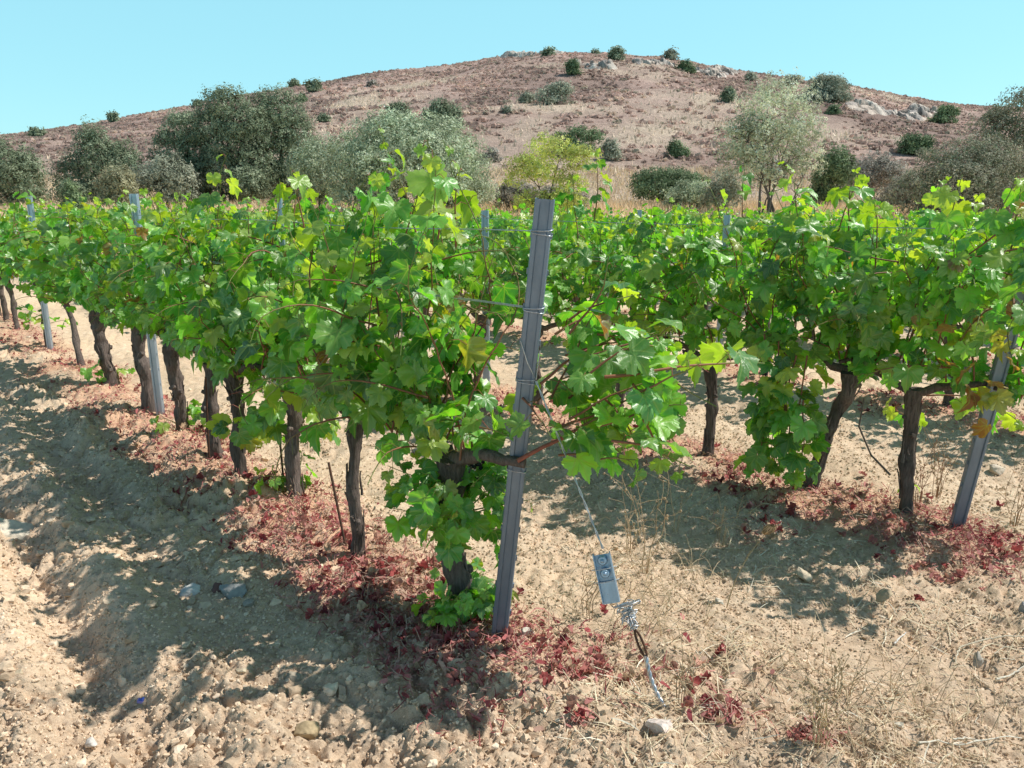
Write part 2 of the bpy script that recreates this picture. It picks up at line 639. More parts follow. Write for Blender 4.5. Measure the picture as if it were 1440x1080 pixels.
def make_ground():
    g = Geo()
    # a fan of quads, dense where the camera stands close, coarse far away
    yr = np.concatenate([[-12, -5, -1, 0.3, .7], 1.0 / np.linspace(1 / .95, 1 / 9.0, 900), 9.0 * np.exp(np.linspace(0.004, math.log(440 / 9.0), 230))])
    d = np.where(yr > .6, yr + 2.6, np.maximum(3.2, -yr * 1.5))
    ny, nx = len(yr), 1000
    t = np.linspace(-1, 1, nx)
    t = 0.95 * t + 0.45 * t ** 5
    x = t[None, :] * d[:, None]
    y = np.repeat(yr[:, None], nx, 1)
    x = x.copy()
    jit = RS(5).uniform(-.3, .3, size=x.shape) * (d[:, None] * 0.002)
    x += jit
    z = ground_smooth(x, y)
    nearm = sstep(22, 7, y)
    z = z + soil_bump(x, y)
    col = np.ones(x.shape + (3,))
    rm = red_mask(x, y) * nearm
    pat = 0.75 + 0.25 * fbm2(x * .35, y * .35, 41, 3)
    col *= np.clip(1.02 + 0.14 * fbm2(x * .7, y * .7, 42, 3), .82, 1.15)[..., None]
    col = col * (1 - 0.45 * rm[..., None]) + np.array([0.95, .62, .52]) * 0.45 * rm[..., None]
    # further back the alley soil is redder, the strip beyond the field is straw coloured
    far = sstep(22, 29, y)[..., None]
    col = col * (1 - far) + np.array([1.0, .95, .86]) * far
    V = np.stack([x, y, z], -1).reshape(-1, 3)
    i = np.arange(ny - 1)[:, None] * nx
    j = np.arange(nx - 1)[None, :]
    F = np.stack([i + j, i + j + 1, i + nx + j + 1, i + nx + j], -1).reshape(-1, 4)
    g.add(V, F, col.reshape(-1, 3))
    # ground behind the camera
    o = g.build("ground", M['soil'])
    o["kind"] = "structure"
    return o


# bare grassy patches on the slope: (column, row, half width, half depth) of each
PATCH = [(on_terrain(p[0], p[1]), p[2], p[3]) for p in ((500, 150, 9, 12), (560, 128, 12, 9), (600, 118, 10, 8), (470, 175, 8, 10), (330, 165, 8, 6), (660, 215, 6, 9), (700, 235, 8, 7), (880, 92, 8, 6),
                                                        (985, 148, 7, 9), (1000, 180, 9, 6), (940, 187, 6, 5), (760, 150, 9, 5), (850, 200, 8, 5), (1230, 132, 12, 10), (1120, 190, 7, 6), (1190, 185, 7, 5), (80, 230, 6, 12))]


def grass_amount(x, y):
    a = fbm2(x / 13.0, y / 22.0, 51, 4)
    s = sstep(0.0, 0.85, a) * .6
    wob = fbm2(x / 6.0, y / 7.0, 52, 3)
    for c, rx, ry in PATCH:
        d = ((x - c[0]) / rx) ** 2 + ((y - c[1]) / ry) ** 2
        s = np.maximum(s, np.exp(-d * .9) * np.clip(.75 + .8 * wob, 0, 1.1))
    return np.clip(s + sstep(66, 54, y) * 0.8, 0, 1)


def make_hill():
    g = Geo()
    ny, nx = 420, 560
    y = np.concatenate([np.linspace(44, 215, ny - 60), np.linspace(216, 460, 60)])
    t = np.linspace(-1, 1, nx)
    half = 0.95 * (y + 40) + 40
    x = t[None, :] * half[:, None]
    yy = np.repeat(y[:, None], nx, 1)
    z = hill_z(x, yy)
    ga = grass_amount(x, yy)
    base = np.array([0.57, 0.415, 0.35])
    dry = np.array([0.78, 0.64, 0.49])
    n1 = (0.5 + 0.5 * fbm2(x / 7, yy / 7, 55, 3))[..., None]
    big = np.clip(0.5 + 0.75 * fbm2(x / 30, yy / 45, 57, 3), 0, 1)[..., None]
    c = base * (0.8 + .4 * n1) * (.74 + .42 * big)
    c = c * (1 - ga[..., None]) + dry * ga[..., None]
    V = np.stack([x, yy, z], -1).reshape(-1, 3)
    i = np.arange(ny - 1)[:, None] * nx
    j = np.arange(nx - 1)[None, :]
    F = np.stack([i + j, i + j + 1, i + nx + j + 1, i + nx + j], -1).reshape(-1, 4)
    g.add(V, F, np.clip(c, 0, 1).reshape(-1, 3))
    o = g.build("hill", M['hill'])
    o["kind"] = "structure"


def scatter_fan(rng, n, y0, y1, spread=0.8, extra=6):
    y = np.sqrt(rng.uniform(y0 * y0, y1 * y1, n))
    x = rng.uniform(-1, 1, n) * (spread * y + extra)
    return x, y


def make_scrub():
    rng = RS(61)
    g = Geo()
    x, y = scatter_fan(rng, 60000, 56, 206, 0.72, 4)
    keep = (grass_amount(x, y) < rng.uniform(.15, .9, len(x))) & (fbm2(x / 6.2, y / 9.0, 62, 3) > rng.uniform(-.7, .6, len(x)))
    x, y = x[keep], y[keep]
    z = hill_z(x, y)
    n = len(x)
    r = rng.uniform(.22, .55, n) * rng.choice([.7, 1, 1.4], n)
    c = np.array([[0.55, 0.405, 0.345], [0.60, 0.45, 0.385], [0.50, 0.365, 0.31], [0.66, 0.53, 0.42], [0.44, 0.40, 0.31]])[rng.choice(5, n, p=[.33, .3, .17, .15, .05])]
    c = c * rng.uniform(.75, 1.2, (n, 1)) * (.76 + .42 * np.clip(0.5 + 0.75 * fbm2(x / 30, y / 45, 57, 3), 0, 1))[:, None]
    per = 9
    d = rng.normal(size=(n * per, 3))
    d[:, 2] = np.abs(d[:, 2]) * .7 + .1
    d /= np.linalg.norm(d, axis=1)[:, None]
    R_ = np.repeat(r, per)[:, None]
    ctr = np.repeat(np.stack([x, y, z], -1), per, 0)
    p = ctr + d * np.array([1, 1, .5]) * R_ * rng.uniform(.35, .95, (n * per, 1))
    t = np.cross(d, rng.normal(size=(n * per, 3)))
    t /= np.linalg.norm(t, axis=1)[:, None] + 1e-9
    s2 = np.cross(d, t)
    sz = R_ * rng.uniform(.25, .6, (n * per, 1))
    V = np.stack([p - t * sz, p + s2 * sz * .7 + d * sz * .3, p + t * sz, p - s2 * sz * .7 + d * sz * .2], 1)
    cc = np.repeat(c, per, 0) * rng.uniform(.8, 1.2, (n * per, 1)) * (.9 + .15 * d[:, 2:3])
    g.add(V.reshape(-1, 3), np.arange(n * per * 4).reshape(-1, 4), np.repeat(cc, 4, 0))
    o = g.build("scrub", M['scrub'], smooth=False)
    o["kind"] = "stuff"
    tag(o, "low reddish brown dry scrub covering the slope of the hill", "scrub")


def blades(g, x, y, z, h, rng, cols, width=0.012, lean=0.35):
    n = len(x)
    a = rng.uniform(0, 6.28, n)
    w = width * rng.uniform(.6, 1.4, n)
    dx, dy = np.cos(a) * w, np.sin(a) * w
    lx, ly = rng.normal(0, lean, n) * h, rng.normal(0, lean, n) * h
    b0 = np.stack([x - dx, y - dy, z - .02], -1)
    b1 = np.stack([x + dx, y + dy, z - .02], -1)
    tp = np.stack([x + lx, y + ly, z + h], -1)
    V = np.stack([b0, b1, tp], 1).reshape(-1, 3)
    F = np.arange(n * 3).reshape(-1, 3)
    g.add(V, F, np.repeat(cols, 3, 0))


def make_dry_grass():
    rng = RS(71)
    g = Geo()
    # strip between the field and the hill, then tufts up the slope
    x, y = scatter_fan(rng, 80000, 24, 62, 0.75, 4)
    keep = fbm2(x / 5, y / 5, 72, 3) > rng.uniform(-1.0, .1, len(x))
    x, y = x[keep], y[keep]
    z = terrain(x, y)
    n = len(x)
    c = np.array([[.84, .67, .43], [.90, .74, .50], [.74, .57, .36], [.82, .63, .44]])[rng.randint(0, 4, n)] * rng.uniform(.8, 1.15, (n, 1))
    blades(g, x, y, z, rng.uniform(.25, .6, n), rng, c, 0.03)
    x, y = scatter_fan(rng, 60000, 60, 204, 0.72, 4)
    keep = grass_amount(x, y) > rng.uniform(.2, .9, len(x))
    x, y = x[keep], y[keep]
    n = len(x)
    c = np.array([[.74, .58, .44], [.82, .67, .50], [.66, .50, .38]])[rng.randint(0, 3, n)] * rng.uniform(.8, 1.15, (n, 1))
    blades(g, x, y, hill_z(x, y), rng.uniform(.25, .5, n), rng, c, 0.10)
    o = g.build("dry_grass", M['straw'], smooth=False)
    o["kind"] = "stuff"
    tag(o, "pale dry grass in a strip between the vines and the hill", "grass")


make_ground()
make_hill()
make_scrub()
make_dry_grass()


# ------------------------------------------------------------------ trees and bushes
def crown_geo(rng, blobs, nclump, leaf, cols, per=6, gap=0.25, spray=2.0, hollow=0.55):
    """leaf clumps scattered through a union of ellipsoids; blobs: (cx,cy,cz,rx,ry,rz)"""
    g = Geo()
    blobs = np.asarray(blobs, float)
    vol = blobs[:, 3] * blobs[:, 4] * blobs[:, 5]
    vol = vol ** .72
    which = rng.choice(len(blobs), nclump, p=vol / vol.sum())
    d = rng.normal(size=(nclump, 3))
    d /= np.linalg.norm(d, axis=1)[:, None]
    d[:, 2] = np.where(d[:, 2] < -.55, -d[:, 2], d[:, 2])
    b = blobs[which]
    rad = rng.uniform(hollow ** 3, 1.0, nclump) ** (1 / 3.)
    nz = noise3(d[:, 0] * 2.2 + b[:, 0] * 1.7, d[:, 1] * 2.2 + b[:, 1], d[:, 2] * 2.2 + b[:, 2])
    nz2 = noise3(d[:, 0] * 5.5 + b[:, 0] * 3.7, d[:, 1] * 5.5, d[:, 2] * 5.5 + b[:, 2] * 2)
    rad = rad * (1 + .32 * nz + .20 * nz2)
    p = b[:, :3] + d * b[:, 3:] * rad[:, None]
    keep = (noise3(p[:, 0] * 1.3, p[:, 1] * 1.3, p[:, 2] * 1.3 + 5) > -gap * 2 + rng.uniform(-.5, .5, nclump) * 1.2 + gap * .6 - .25) & (p[:, 2] > .05)
    p, d = p[keep], d[keep]
    n = len(p)
    lit = (1 + .6 * noise3(p[:, 0] * .9, p[:, 1] * .9, p[:, 2] * .9)) * (1 + .3 * nz2[keep])  # light and dark crown masses painted into leaf colour, bulges lighter than hollows
    cl = cols[rng.randint(0, len(cols), n)] * rng.uniform(.75, 1.25, (n, 1)) * lit[:, None]
    q = np.repeat(p, per, 0) + rng.normal(size=(n * per, 3)) * leaf * spray * 0.5
    q[:, 2] = np.maximum(q[:, 2], .03)
    dn = np.repeat(d, per, 0) + rng.normal(size=(n * per, 3)) * .42
    dn /= np.linalg.norm(dn, axis=1)[:, None]
    t = np.cross(dn, rng.normal(size=(n * per, 3)))
    t /= np.linalg.norm(t, axis=1)[:, None] + 1e-9
    s = np.cross(dn, t)
    sz = leaf * rng.uniform(.55, 1.25, (n * per, 1))
    V = np.stack([q - t * sz, q + s * sz * .42 + dn * sz * .1, q + t * sz, q - s * sz * .42 + dn * sz * .1], 1)
    F = np.arange(n * per * 4).reshape(-1, 4)
    cc = np.repeat(cl, per, 0) * rng.uniform(.86, 1.16, (n * per, 1))
    g.add(V.reshape(-1, 3), F, np.clip(np.repeat(cc, 4, 0), 0, 1))
    return g


def limbs_geo(rng, blobs, r0, col, height, twigs=0, base_spread=.15):
    g = Geo()
    for i, b in enumerate(blobs):
        base = np.array([rng.normal(0, base_spread), rng.normal(0, base_spread), -0.15])
        end = np.array(b[:3]) + rng.normal(0, .15, 3) * np.array(b[3:])
        n = 9
        s = np.linspace(0, 1, n)[:, None]
        mid = base * (1 - s) + end * s
        mid[:, :2] = base[:2] + (end[:2] - base[:2]) * (s ** 1.5)
        mid += np.cumsum(rng.normal(0, .03 * height / 3, (n, 3)), 0) * s
        rr = r0 * (1 - .8 * s[:, 0]) * (.8 if i else 1)
        tube(g, mid, rr, 7, np.asarray(col) * rng.uniform(.8, 1.15), noise=.2, seed=i, nfreq=(4, 4, 2))
        for k in range(twigs):
            st = mid[rng.randint(4, n)]
            dr = rng.normal(size=3)
            dr /= np.linalg.norm(dr)
            dr[2] = abs(dr[2]) * .8 + .2
            e = st + dr * np.array(b[3:]) * rng.uniform(.6, 1.15)
            m = (st + e) / 2 + rng.normal(0, .08, 3) * height / 4
            tube(g, [st, (st + m) / 2 + rng.normal(0, .03, 3), m, (m + e) / 2 + rng.normal(0, .03, 3), e], np.array([.3, .25, .18, .1, .04]) * r0, 4, np.asarray(col) * rng.uniform(.8, 1.2), caps=False)
    return g


PAL = {
    'holm': np.array([[.070, .085, .050], [.085, .10, .060], [.055, .070, .045], [.10, .11, .07]]),
    'olive': np.array([[.135, .155, .090], [.165, .18, .11], [.11, .13, .08], [.20, .215, .14]]),
    'lentisk': np.array([[.055, .085, .035], [.07, .105, .045], [.045, .07, .032]]),
    'grey': np.array([[.16, .155, .115], [.20, .19, .145], [.125, .125, .095]]),
    'airy': np.array([[.30, .30, .185], [.36, .355, .23], [.22, .23, .14], [.42, .40, .28]]),
    'yellow': np.array([[.34, .37, .07], [.42, .42, .10], [.26, .32, .06], [.48, .46, .16]]),
    'brown': np.array([[.125, .105, .075], [.16, .135, .10], [.10, .09, .06], [.09, .10, .055]]),
    'mauve': np.array([[.16, .125, .115], [.20, .155, .14], [.125, .10, .095]]),
    'ochre': np.array([[.26, .23, .13], [.31, .27, .16], [.21, .19, .11]]),
    'fresh': np.array([[.09, .135, .055], [.115, .165, .07], [.075, .115, .05]]),
}

for _k, _f in (('holm', 3.1), ('olive', 3.0), ('lentisk', 2.2), ('grey', 2.3), ('airy', 2.0), ('yellow', 1.85), ('brown', 2.35), ('mauve', 2.4), ('ochre', 1.6), ('fresh', 1.9)):
    PAL[_k] = np.minimum((PAL[_k] * .72 + PAL[_k].mean(1, keepdims=True) * (.28 if _k != 'yellow' else .2)) * _f * np.array([.97, 1.0, 1.08 if _k != 'yellow' else .8]), .75)


def bush(px, pb, pt, pw, kind, name, label, cat, Y=None, n=900, leaf=None, blobs=None, trunk=True, seed=None, per=6, gap=.25, group=None, twigs=0, hollow=.55, trunkcol=(.12, .10, .08), depth=.8, tr=None, base_spread=.15):
    """px centre, pb base row, pt top row, pw width: all in photo pixels; turned into metres where the thing stands"""
    rng = RS(seed if seed is not None else int(px * 13 + pt) % 99991)
    if Y is None:
        p = on_terrain(px, pb)
    else:
        q = at_y(px, pb, Y)
        p = np.array([q[0], q[1], float(terrain(q[0], q[1]))])
    dist = p[1] * CP + (CAMZ - p[2]) * SP
    k = dist / 1080.0
    w = pw * k * 1.10
    top = at_y(px, pt, p[1])[2]
    h = max(top - p[2], .3 * w)
    root = empty(name, p, rng.uniform(-.2, .2), label, cat, group)
    if blobs is None:
        nb = 5
        blobs = [(0, 0, h * .52, w * .40, w * .40 * depth, h * .46)]
        for i in range(nb):
            a = 6.28 * i / nb + rng.uniform(-.4, .4)
            blobs.append((math.cos(a) * w * .26, math.sin(a) * w * .26 * depth, h * rng.uniform(.3, .62), w * rng.uniform(.18, .27), w * rng.uniform(.18, .27) * depth, h * rng.uniform(.25, .36)))
    else:
        blobs = [(a * w, b * w * depth, c * h, d * w, d * w * depth, e * h) for a, b, c, d, e in blobs]
    leaf = (leaf or max(.05, k * 2.4)) * (.80 if n > 500 else .85)
    n = int(n * (2.7 if n > 500 else 1.9))
    # foliage skirt near the ground
    if twigs < 5 and n > 900:
        for _i in range(4):
            blobs.append((rng.uniform(-.32, .32) * w, rng.uniform(-.2, .1) * w, h * .16, w * .22, w * .2, h * .18))
    crown_geo(rng, blobs, n, leaf, PAL[kind], per, gap, hollow=hollow).build("crown", M['tree_leaf'], root, smooth=False)
    if trunk:
        sel = blobs if twigs else blobs[:4]
        limbs_geo(rng, sel, tr or max(.06, .035 * h), trunkcol, h, twigs, base_spread).build("trunk", M['wood'], root)
    return root


# the belt of bushes at the foot of the hill
G_ = "bushes and small trees at the foot of the hill"
bush(18, 282, 192, 96, 'holm', 'olive_tree', "dark olive tree cut by the left edge at the hill's foot", 'tree', 43, 1300, group=G_)
bush(146, 284, 178, 128, 'holm', 'evergreen_bush', "broad dark bush with a peaked top, second clump from the left", 'bush', 46, 1900, group=G_,
     blobs=[(0, 0, .55, .26, .45), (-.3, 0, .35, .22, .34), (.3, 0, .34, .22, .34), (-.08, 0, .72, .16, .28), (.15, .1, .5, .25, .35)])
bush(168, 284, 231, 58, 'ochre', 'yellowish_bush', "small ochre bush in front of the broad dark bush", 'bush', 42, 600, group=G_)
bush(104, 300, 252, 38, 'fresh', 'conical_shrub', "small pointed grey-green shrub standing alone in dry grass", 'shrub', 34, 420, group=G_,
     blobs=[(0, 0, .35, .4, .36), (0, 0, .68, .25, .3), (-.2, 0, .25, .3, .25), (.2, 0, .25, .3, .25)])
bush(238, 286, 216, 92, 'grey', 'grey_bush', "grey-green bush filling the gap left of the tall dark trees", 'bush', 44, 1000, group=G_)
bush(268, 290, 154, 96, 'holm', 'holm_oak', "shorter dark oak on the left of the three tall dark trees", 'tree', 47, 2000, group=G_, twigs=3,
     blobs=[(0, 0, .78, .28, .22), (-.22, 0, .55, .28, .25), (.15, 0, .5, .32, .3), (0, .1, .3, .4, .28), (-.3, 0, .28, .22, .24)])
bush(330, 292, 121, 112, 'holm', 'holm_oak', "tallest dark oak in the middle of the three, ragged top", 'tree', 46, 2700, group=G_, twigs=4,
     blobs=[(0, 0, .84, .30, .16), (-.2, 0, .66, .28, .2), (.2, 0, .66, .3, .2), (0, .1, .48, .42, .25), (-.12, 0, .25, .36, .24), (.25, 0, .3, .25, .22)])
bush(397, 290, 124, 96, 'holm', 'holm_oak', "rounded dark oak on the right of the three, beside the olive bush", 'tree', 47.5, 2500, group=G_, twigs=3,
     blobs=[(0, 0, .78, .40, .22), (-.15, 0, .58, .4, .25), (.22, 0, .58, .32, .25), (0, .1, .38, .44, .26), (0, 0, .2, .4, .2)])
bush(449, 284, 186, 92, 'olive', 'wild_olive_bush', "smaller olive bush tucked between the oak and the big round one", 'bush', 43.5, 1200, group=G_)
bush(570, 296, 155, 226, 'olive', 'wild_olive_bush', "big round grey-green wild olive bush, the widest of the belt", 'bush', 40, 4800, group=G_, leaf=.10, trunk=True,
     blobs=[(0, 0, .50, .36, .44), (-.06, 0, .72, .24, .28), (.16, 0, .64, .26, .32), (.30, 0, .40, .20, .38), (-.30, 0, .42, .2, .36), (.05, -.2, .4, .36, .4), (-.15, -.2, .35, .25, .3), (.24, -.2, .3, .22, .3)])
bush(775, 292, 186, 118, 'yellow', 'yellow_leaved_tree', "small airy tree with yellow-green leaves behind the steel post", 'tree', 36, 950, group=G_, twigs=4, gap=.05, leaf=.085, per=7, hollow=.2, tr=.05,
     blobs=[(0, 0, .78, .3, .2), (-.3, 0, .58, .22, .18), (.3, 0, .66, .24, .2), (-.1, 0, .52, .25, .2), (.2, 0, .4, .2, .14), (-.42, 0, .42, .12, .1)])
bush(726, 284, 254, 62, 'mauve', 'heather_bush', "low mauve brown heather bush left of the yellow-leaved tree", 'bush', 41, 700, group=G_, trunk=False, depth=1)
bush(786, 284, 262, 84, 'mauve', 'heather_bush', "dark low heather clump under the yellow-leaved tree", 'bush', 42, 700, group=G_, trunk=False)
bush(936, 284, 234, 112, 'lentisk', 'lentisk_bush', "dark green low wide bush with a flat rounded top", 'bush', 46, 1500, group=G_)
bush(975, 292, 254, 88, 'olive', 'grey_bush', "pale grey-green low bush in front of the dark green wide one", 'bush', 41, 900, group=G_)
bush(1016, 300, 234, 62, 'grey', 'twiggy_bush', "thin grey twiggy bush just left of the pale airy tree", 'bush', 38, 380, group=G_, twigs=5, hollow=.2, tr=.03)
bush(1080, 318, 108, 138, 'airy', 'pale_airy_tree', "tall pale airy tree with thin crown and many grey branches", 'tree', 36, 1500, group=G_, twigs=14, gap=.12, leaf=.08, per=7, hollow=.15, tr=.07, trunkcol=(.17, .15, .13), base_spread=.35,
     blobs=[(.0, 0, .82, .38, .19), (-.28, 0, .5, .3, .2), (-.22, 0, .62, .26, .2), (.24, 0, .62, .26, .2), (0, .1, .52, .4, .22), (-.25, 0, .38, .25, .16), (.28, 0, .40, .22, .16), (0, 0, .3, .3, .14)])
bush(1168, 290, 203, 62, 'fresh', 'green_shrub', "fresh green upright shrub just right of the pale airy tree", 'shrub', 44, 900, group=G_)
bush(1222, 290, 212, 96, 'mauve', 'leafless_bush', "mauve grey leafless bush between green shrub and brown thicket", 'bush', 47, 800, group=G_, twigs=5, tr=.04, trunkcol=(.2, .16, .15))
bush(1268, 300, 250, 70, 'mauve', 'heather_bush', "dry purple heather bush at the left foot of the brown thicket", 'bush', 42, 600, group=G_, trunk=False)
bush(1340, 318, 190, 184, 'brown', 'brown_thicket', "wide brown-green rounded thicket at the right side", 'bush', 34, 2600, group=G_, twigs=2,
     blobs=[(0, 0, .5, .36, .46), (.2, 0, .66, .26, .3), (-.3, 0, .32, .22, .32), (.3, 0, .4, .22, .4), (-.1, -.2, .4, .32, .34)])
bush(1428, 316, 112, 150, 'brown', 'bare_crowned_tree', "tall brown tree with bare grey top cut by the right edge", 'tree', 37, 2200, group=G_, twigs=8, tr=.06, gap=.1,
     blobs=[(0, 0, .82, .30, .16), (-.25, 0, .62, .26, .2), (.25, 0, .64, .3, .22), (0, 0, .45, .45, .26), (-.15, 0, .22, .4, .2)])

# bushes up the slope
GH = "bushes dotted over the hill"
for (px, pb, pt, pw, kind, name, label, n) in [
    (50, 191, 179, 22, 'holm', 'hill_bush', "dark bush on the lowest left end of the skyline", 120),
    (160, 170, 157, 15, 'holm', 'hill_bush', "small dark bush on the skyline left of the oaks", 90),
    (278, 150, 141, 13, 'holm', 'hill_bush', "tiny bush on the skyline peeping left of the tallest oak", 70),
    (413, 122, 111, 16, 'holm', 'hill_bush', "smaller left one of two skyline bushes right of the oaks", 90),
    (441, 127, 110, 22, 'holm', 'hill_bush', "larger right one of two skyline bushes right of the oaks", 140),
    (424, 143, 132, 14, 'lentisk', 'hill_bush', "small bush below the pair of skyline bushes", 80),
    (456, 170, 160, 17, 'holm', 'hill_bush', "small dark bush just above the smaller olive bush", 80),
    (557, 173, 141, 42, 'holm', 'hill_bush', "dark rounded bush just above the big wild olive", 420),
    (617, 182, 135, 62, 'holm', 'hill_tree', "large dark hillside bush above right shoulder of the big olive", 800),
    (713, 158, 150, 14, 'grey', 'hill_bush', "small grey bush on mid slope right of the large dark bush", 60),
    (740, 144, 131, 26, 'grey', 'hill_bush', "low grey bush left of the bare grey hillside bush", 140),
    (778, 146, 108, 50, 'grey', 'bare_hill_bush', "bare grey see-through bush on the upper slope", 330),
    (806, 104, 82, 21, 'lentisk', 'hill_bush', "round dark green bush just under the summit", 180),
    (771, 78, 67, 17, 'holm', 'hill_bush', "small dark bush on the very summit", 90),
    (836, 76, 71, 9, 'holm', 'hill_bush', "tiniest bush on the summit line between two larger ones", 40),
    (866, 83, 65, 22, 'holm', 'hill_bush', "round dark bush standing on the summit line", 170),
    (943, 83, 69, 20, 'grey', 'hill_bush', "grey flat-topped bush on the skyline beside the crest rocks", 120),
    (966, 101, 84, 22, 'lentisk', 'hill_bush', "dark green bush growing among the crest rocks", 160),
    (1024, 142, 122, 20, 'holm', 'hill_bush', "dark bush at the left edge of the pale airy tree", 150),
    (1155, 146, 99, 76, 'grey', 'hill_tree', "wide grey tree on the right skyline with spreading crown", 1300),
    (1113, 118, 106, 26, 'grey', 'hill_bush', "grey bush left of the wide skyline tree", 120),
    (1171, 160, 148, 22, 'lentisk', 'hill_bush', "small dark bush under the wide skyline tree", 110),
    (1325, 172, 145, 38, 'fresh', 'hill_bush', "green bush at the right end of the long rock outcrop", 320),
    (1286, 216, 186, 54, 'lentisk', 'hill_bush', "dark green mound on the right slope above the brown thicket", 520),
    (954, 220, 197, 32, 'fresh', 'hill_bush', "rounded green bush in the middle of the lower slope", 260),
    (812, 214, 172, 64, 'fresh', 'hill_bush', "bush on the slope right behind the yellow-leaved tree", 520),
    (860, 224, 194, 34, 'grey', 'hill_bush', "grey-green bush right of the yellow-leaved tree", 240),
    (606, 212, 196, 30, 'grey', 'hill_bush', "low grey bush half hidden behind the big olive's crown", 120),
    (524, 120, 113, 14, 'mauve', 'hill_bush', "faint mauve bush high on the left shoulder", 60),
    (690, 226, 208, 30, 'mauve', 'hill_bush', "mauve bush on the low slope right of the big olive", 160),
    (1056, 112, 102, 18, 'grey', 'hill_bush', "grey bush on the skyline above the pale airy tree", 90),
    (1400, 168, 152, 34, 'brown', 'hill_bush', "brown bush on the skyline left of the bare-topped tree", 220),
]:
    _r = RS(int(px))
    _bl = [(_r.uniform(-.12, .12), 0, .5, _r.uniform(.26, .36), _r.uniform(.34, .48))] + [(_r.uniform(-.36, .36), _r.uniform(-.2, .2), _r.uniform(.15, .55), _r.uniform(.12, .24), _r.uniform(.16, .34)) for _ in range(4)] + [(0, 0, .12, .5, .14)]
    bush(px, pb + 1, pt, pw, kind, name, label, 'bush', None, n, group=GH, blobs=_bl, trunk=(n > 300), per=5, twigs=3 if name == 'bare_hill_bush' else 0, hollow=.35)


# rock outcrops on the hill
def outcrop(px0, px1, py0, py1, n, name, label, seed, hgt=1.15):
    """a ledge of bedrock: one craggy sheet that breaks through the slope"""
    rng = RS(seed)
    c = on_terrain((px0 + px1) / 2, (py0 + py1) / 2)
    a, b = on_terrain(px0, py0), on_terrain(px1, py1)
    w = np.linalg.norm((b - a)[:2])
    dx = (b - a)[:2] / w
    dy = np.array([-dx[1], dx[0]])
    nu, nv = int(max(30, w / .28)), 26
    uu, vv = np.meshgrid(np.linspace(-.05, 1.05, nu), np.linspace(-3.4, 3.4, nv))
    X = a[0] + dx[0] * w * uu + dy[0] * vv
    Y = a[1] + dx[1] * w * uu + dy[1] * vv
    # blocky steps: nearest of scattered cells gives each block its own height
    m = int(w * 3.2) + 6
    cu, cv, ch = rng.uniform(-.05, 1.05, m), rng.uniform(-3.2, 3.2, m), rng.uniform(-.8, 1.5, m)
    D = ((uu[..., None] - cu) * w) ** 2 + (vv[..., None] - cv) ** 2
    near = np.argmin(D, -1)
    ds = np.sort(np.sqrt(D), -1)
    crack = np.clip((ds[..., 1] - ds[..., 0]) * 3.2, 0, 1)
    H = ch[near] * (.4 + .6 * crack) + .25 * noise2(X * 2, Y * 2, seed)
    edge = sstep(3.3, 1.2, np.abs(vv + .6 * noise2(X * .4, Y * .4, 5))) * sstep(-.05, .06, uu) * sstep(1.05, .94, uu)
    Z = hill_z(X, Y) - .5 + (H * .8 + .5) * edge * hgt
    col = np.array([[.58, .48, .40], [.66, .57, .49], [.46, .39, .34], [.38, .34, .31]])[rng.randint(0, 4, m)][near] * (.35 + .65 * crack)[..., None]
    g = Geo()
    i = np.arange(nv - 1)[:, None] * nu
    j = np.arange(nu - 1)[None, :]
    F = np.stack([i + j, i + j + 1, i + nu + j + 1, i + nu + j], -1).reshape(-1, 4)
    g.add(np.stack([X - c[0], Y - c[1], Z - c[2]], -1).reshape(-1, 3), F, col.reshape(-1, 3))
    o = g.build(name, M['rock'], smooth=False)
    o.location = tuple(c)
    tag(o, label, 'rock', "rock outcrops of the hill")


outcrop(690, 790, 80, 76, 44, "rock_outcrop", "line of small pale rocks along the left of the summit", 101)
outcrop(812, 855, 94, 98, 10, "rock_outcrop", "few pale rocks right of the bush under the summit", 102)
outcrop(896, 1030, 91, 99, 44, "rock_outcrop", "pale rock ledge on the crest beside the dark green bush", 103)
outcrop(1205, 1312, 155, 160, 46, "rock_outcrop", "long dark-cracked rock ledge on the right slope", 104)
outcrop(640, 690, 86, 82, 8, "rock_outcrop", "scattered stones on the crest left of the summit rocks", 105)

# ------------------------------------------------------------------ vine leaves
HALF = [(0, 1.0), (.055, .885), (.105, .90), (.15, .79), (.205, .80), (.225, .69), (.245, .60), (.31, .63), (.36, .70), (.415, .655), (.475, .70), (.515, .61), (.585, .60), (.58, .50), (.635, .45), (.565, .385), (.545, .315), (.60, .285), (.645, .20), (.595, .15), (.635, .05), (.555, .005), (.535, -.10), (.44, -.115), (.385, -.215), (.285, -.195), (.20, -.255), (.13, -.175), (.065, -.085), (0, 0)]
LOWH = [(0, 1.0), (.15, .84), (.23, .62), (.46, .70), (.62, .47), (.54, .34), (.64, .18), (.54, -.10), (.24, -.24), (.07, -.08), (0, 0)]


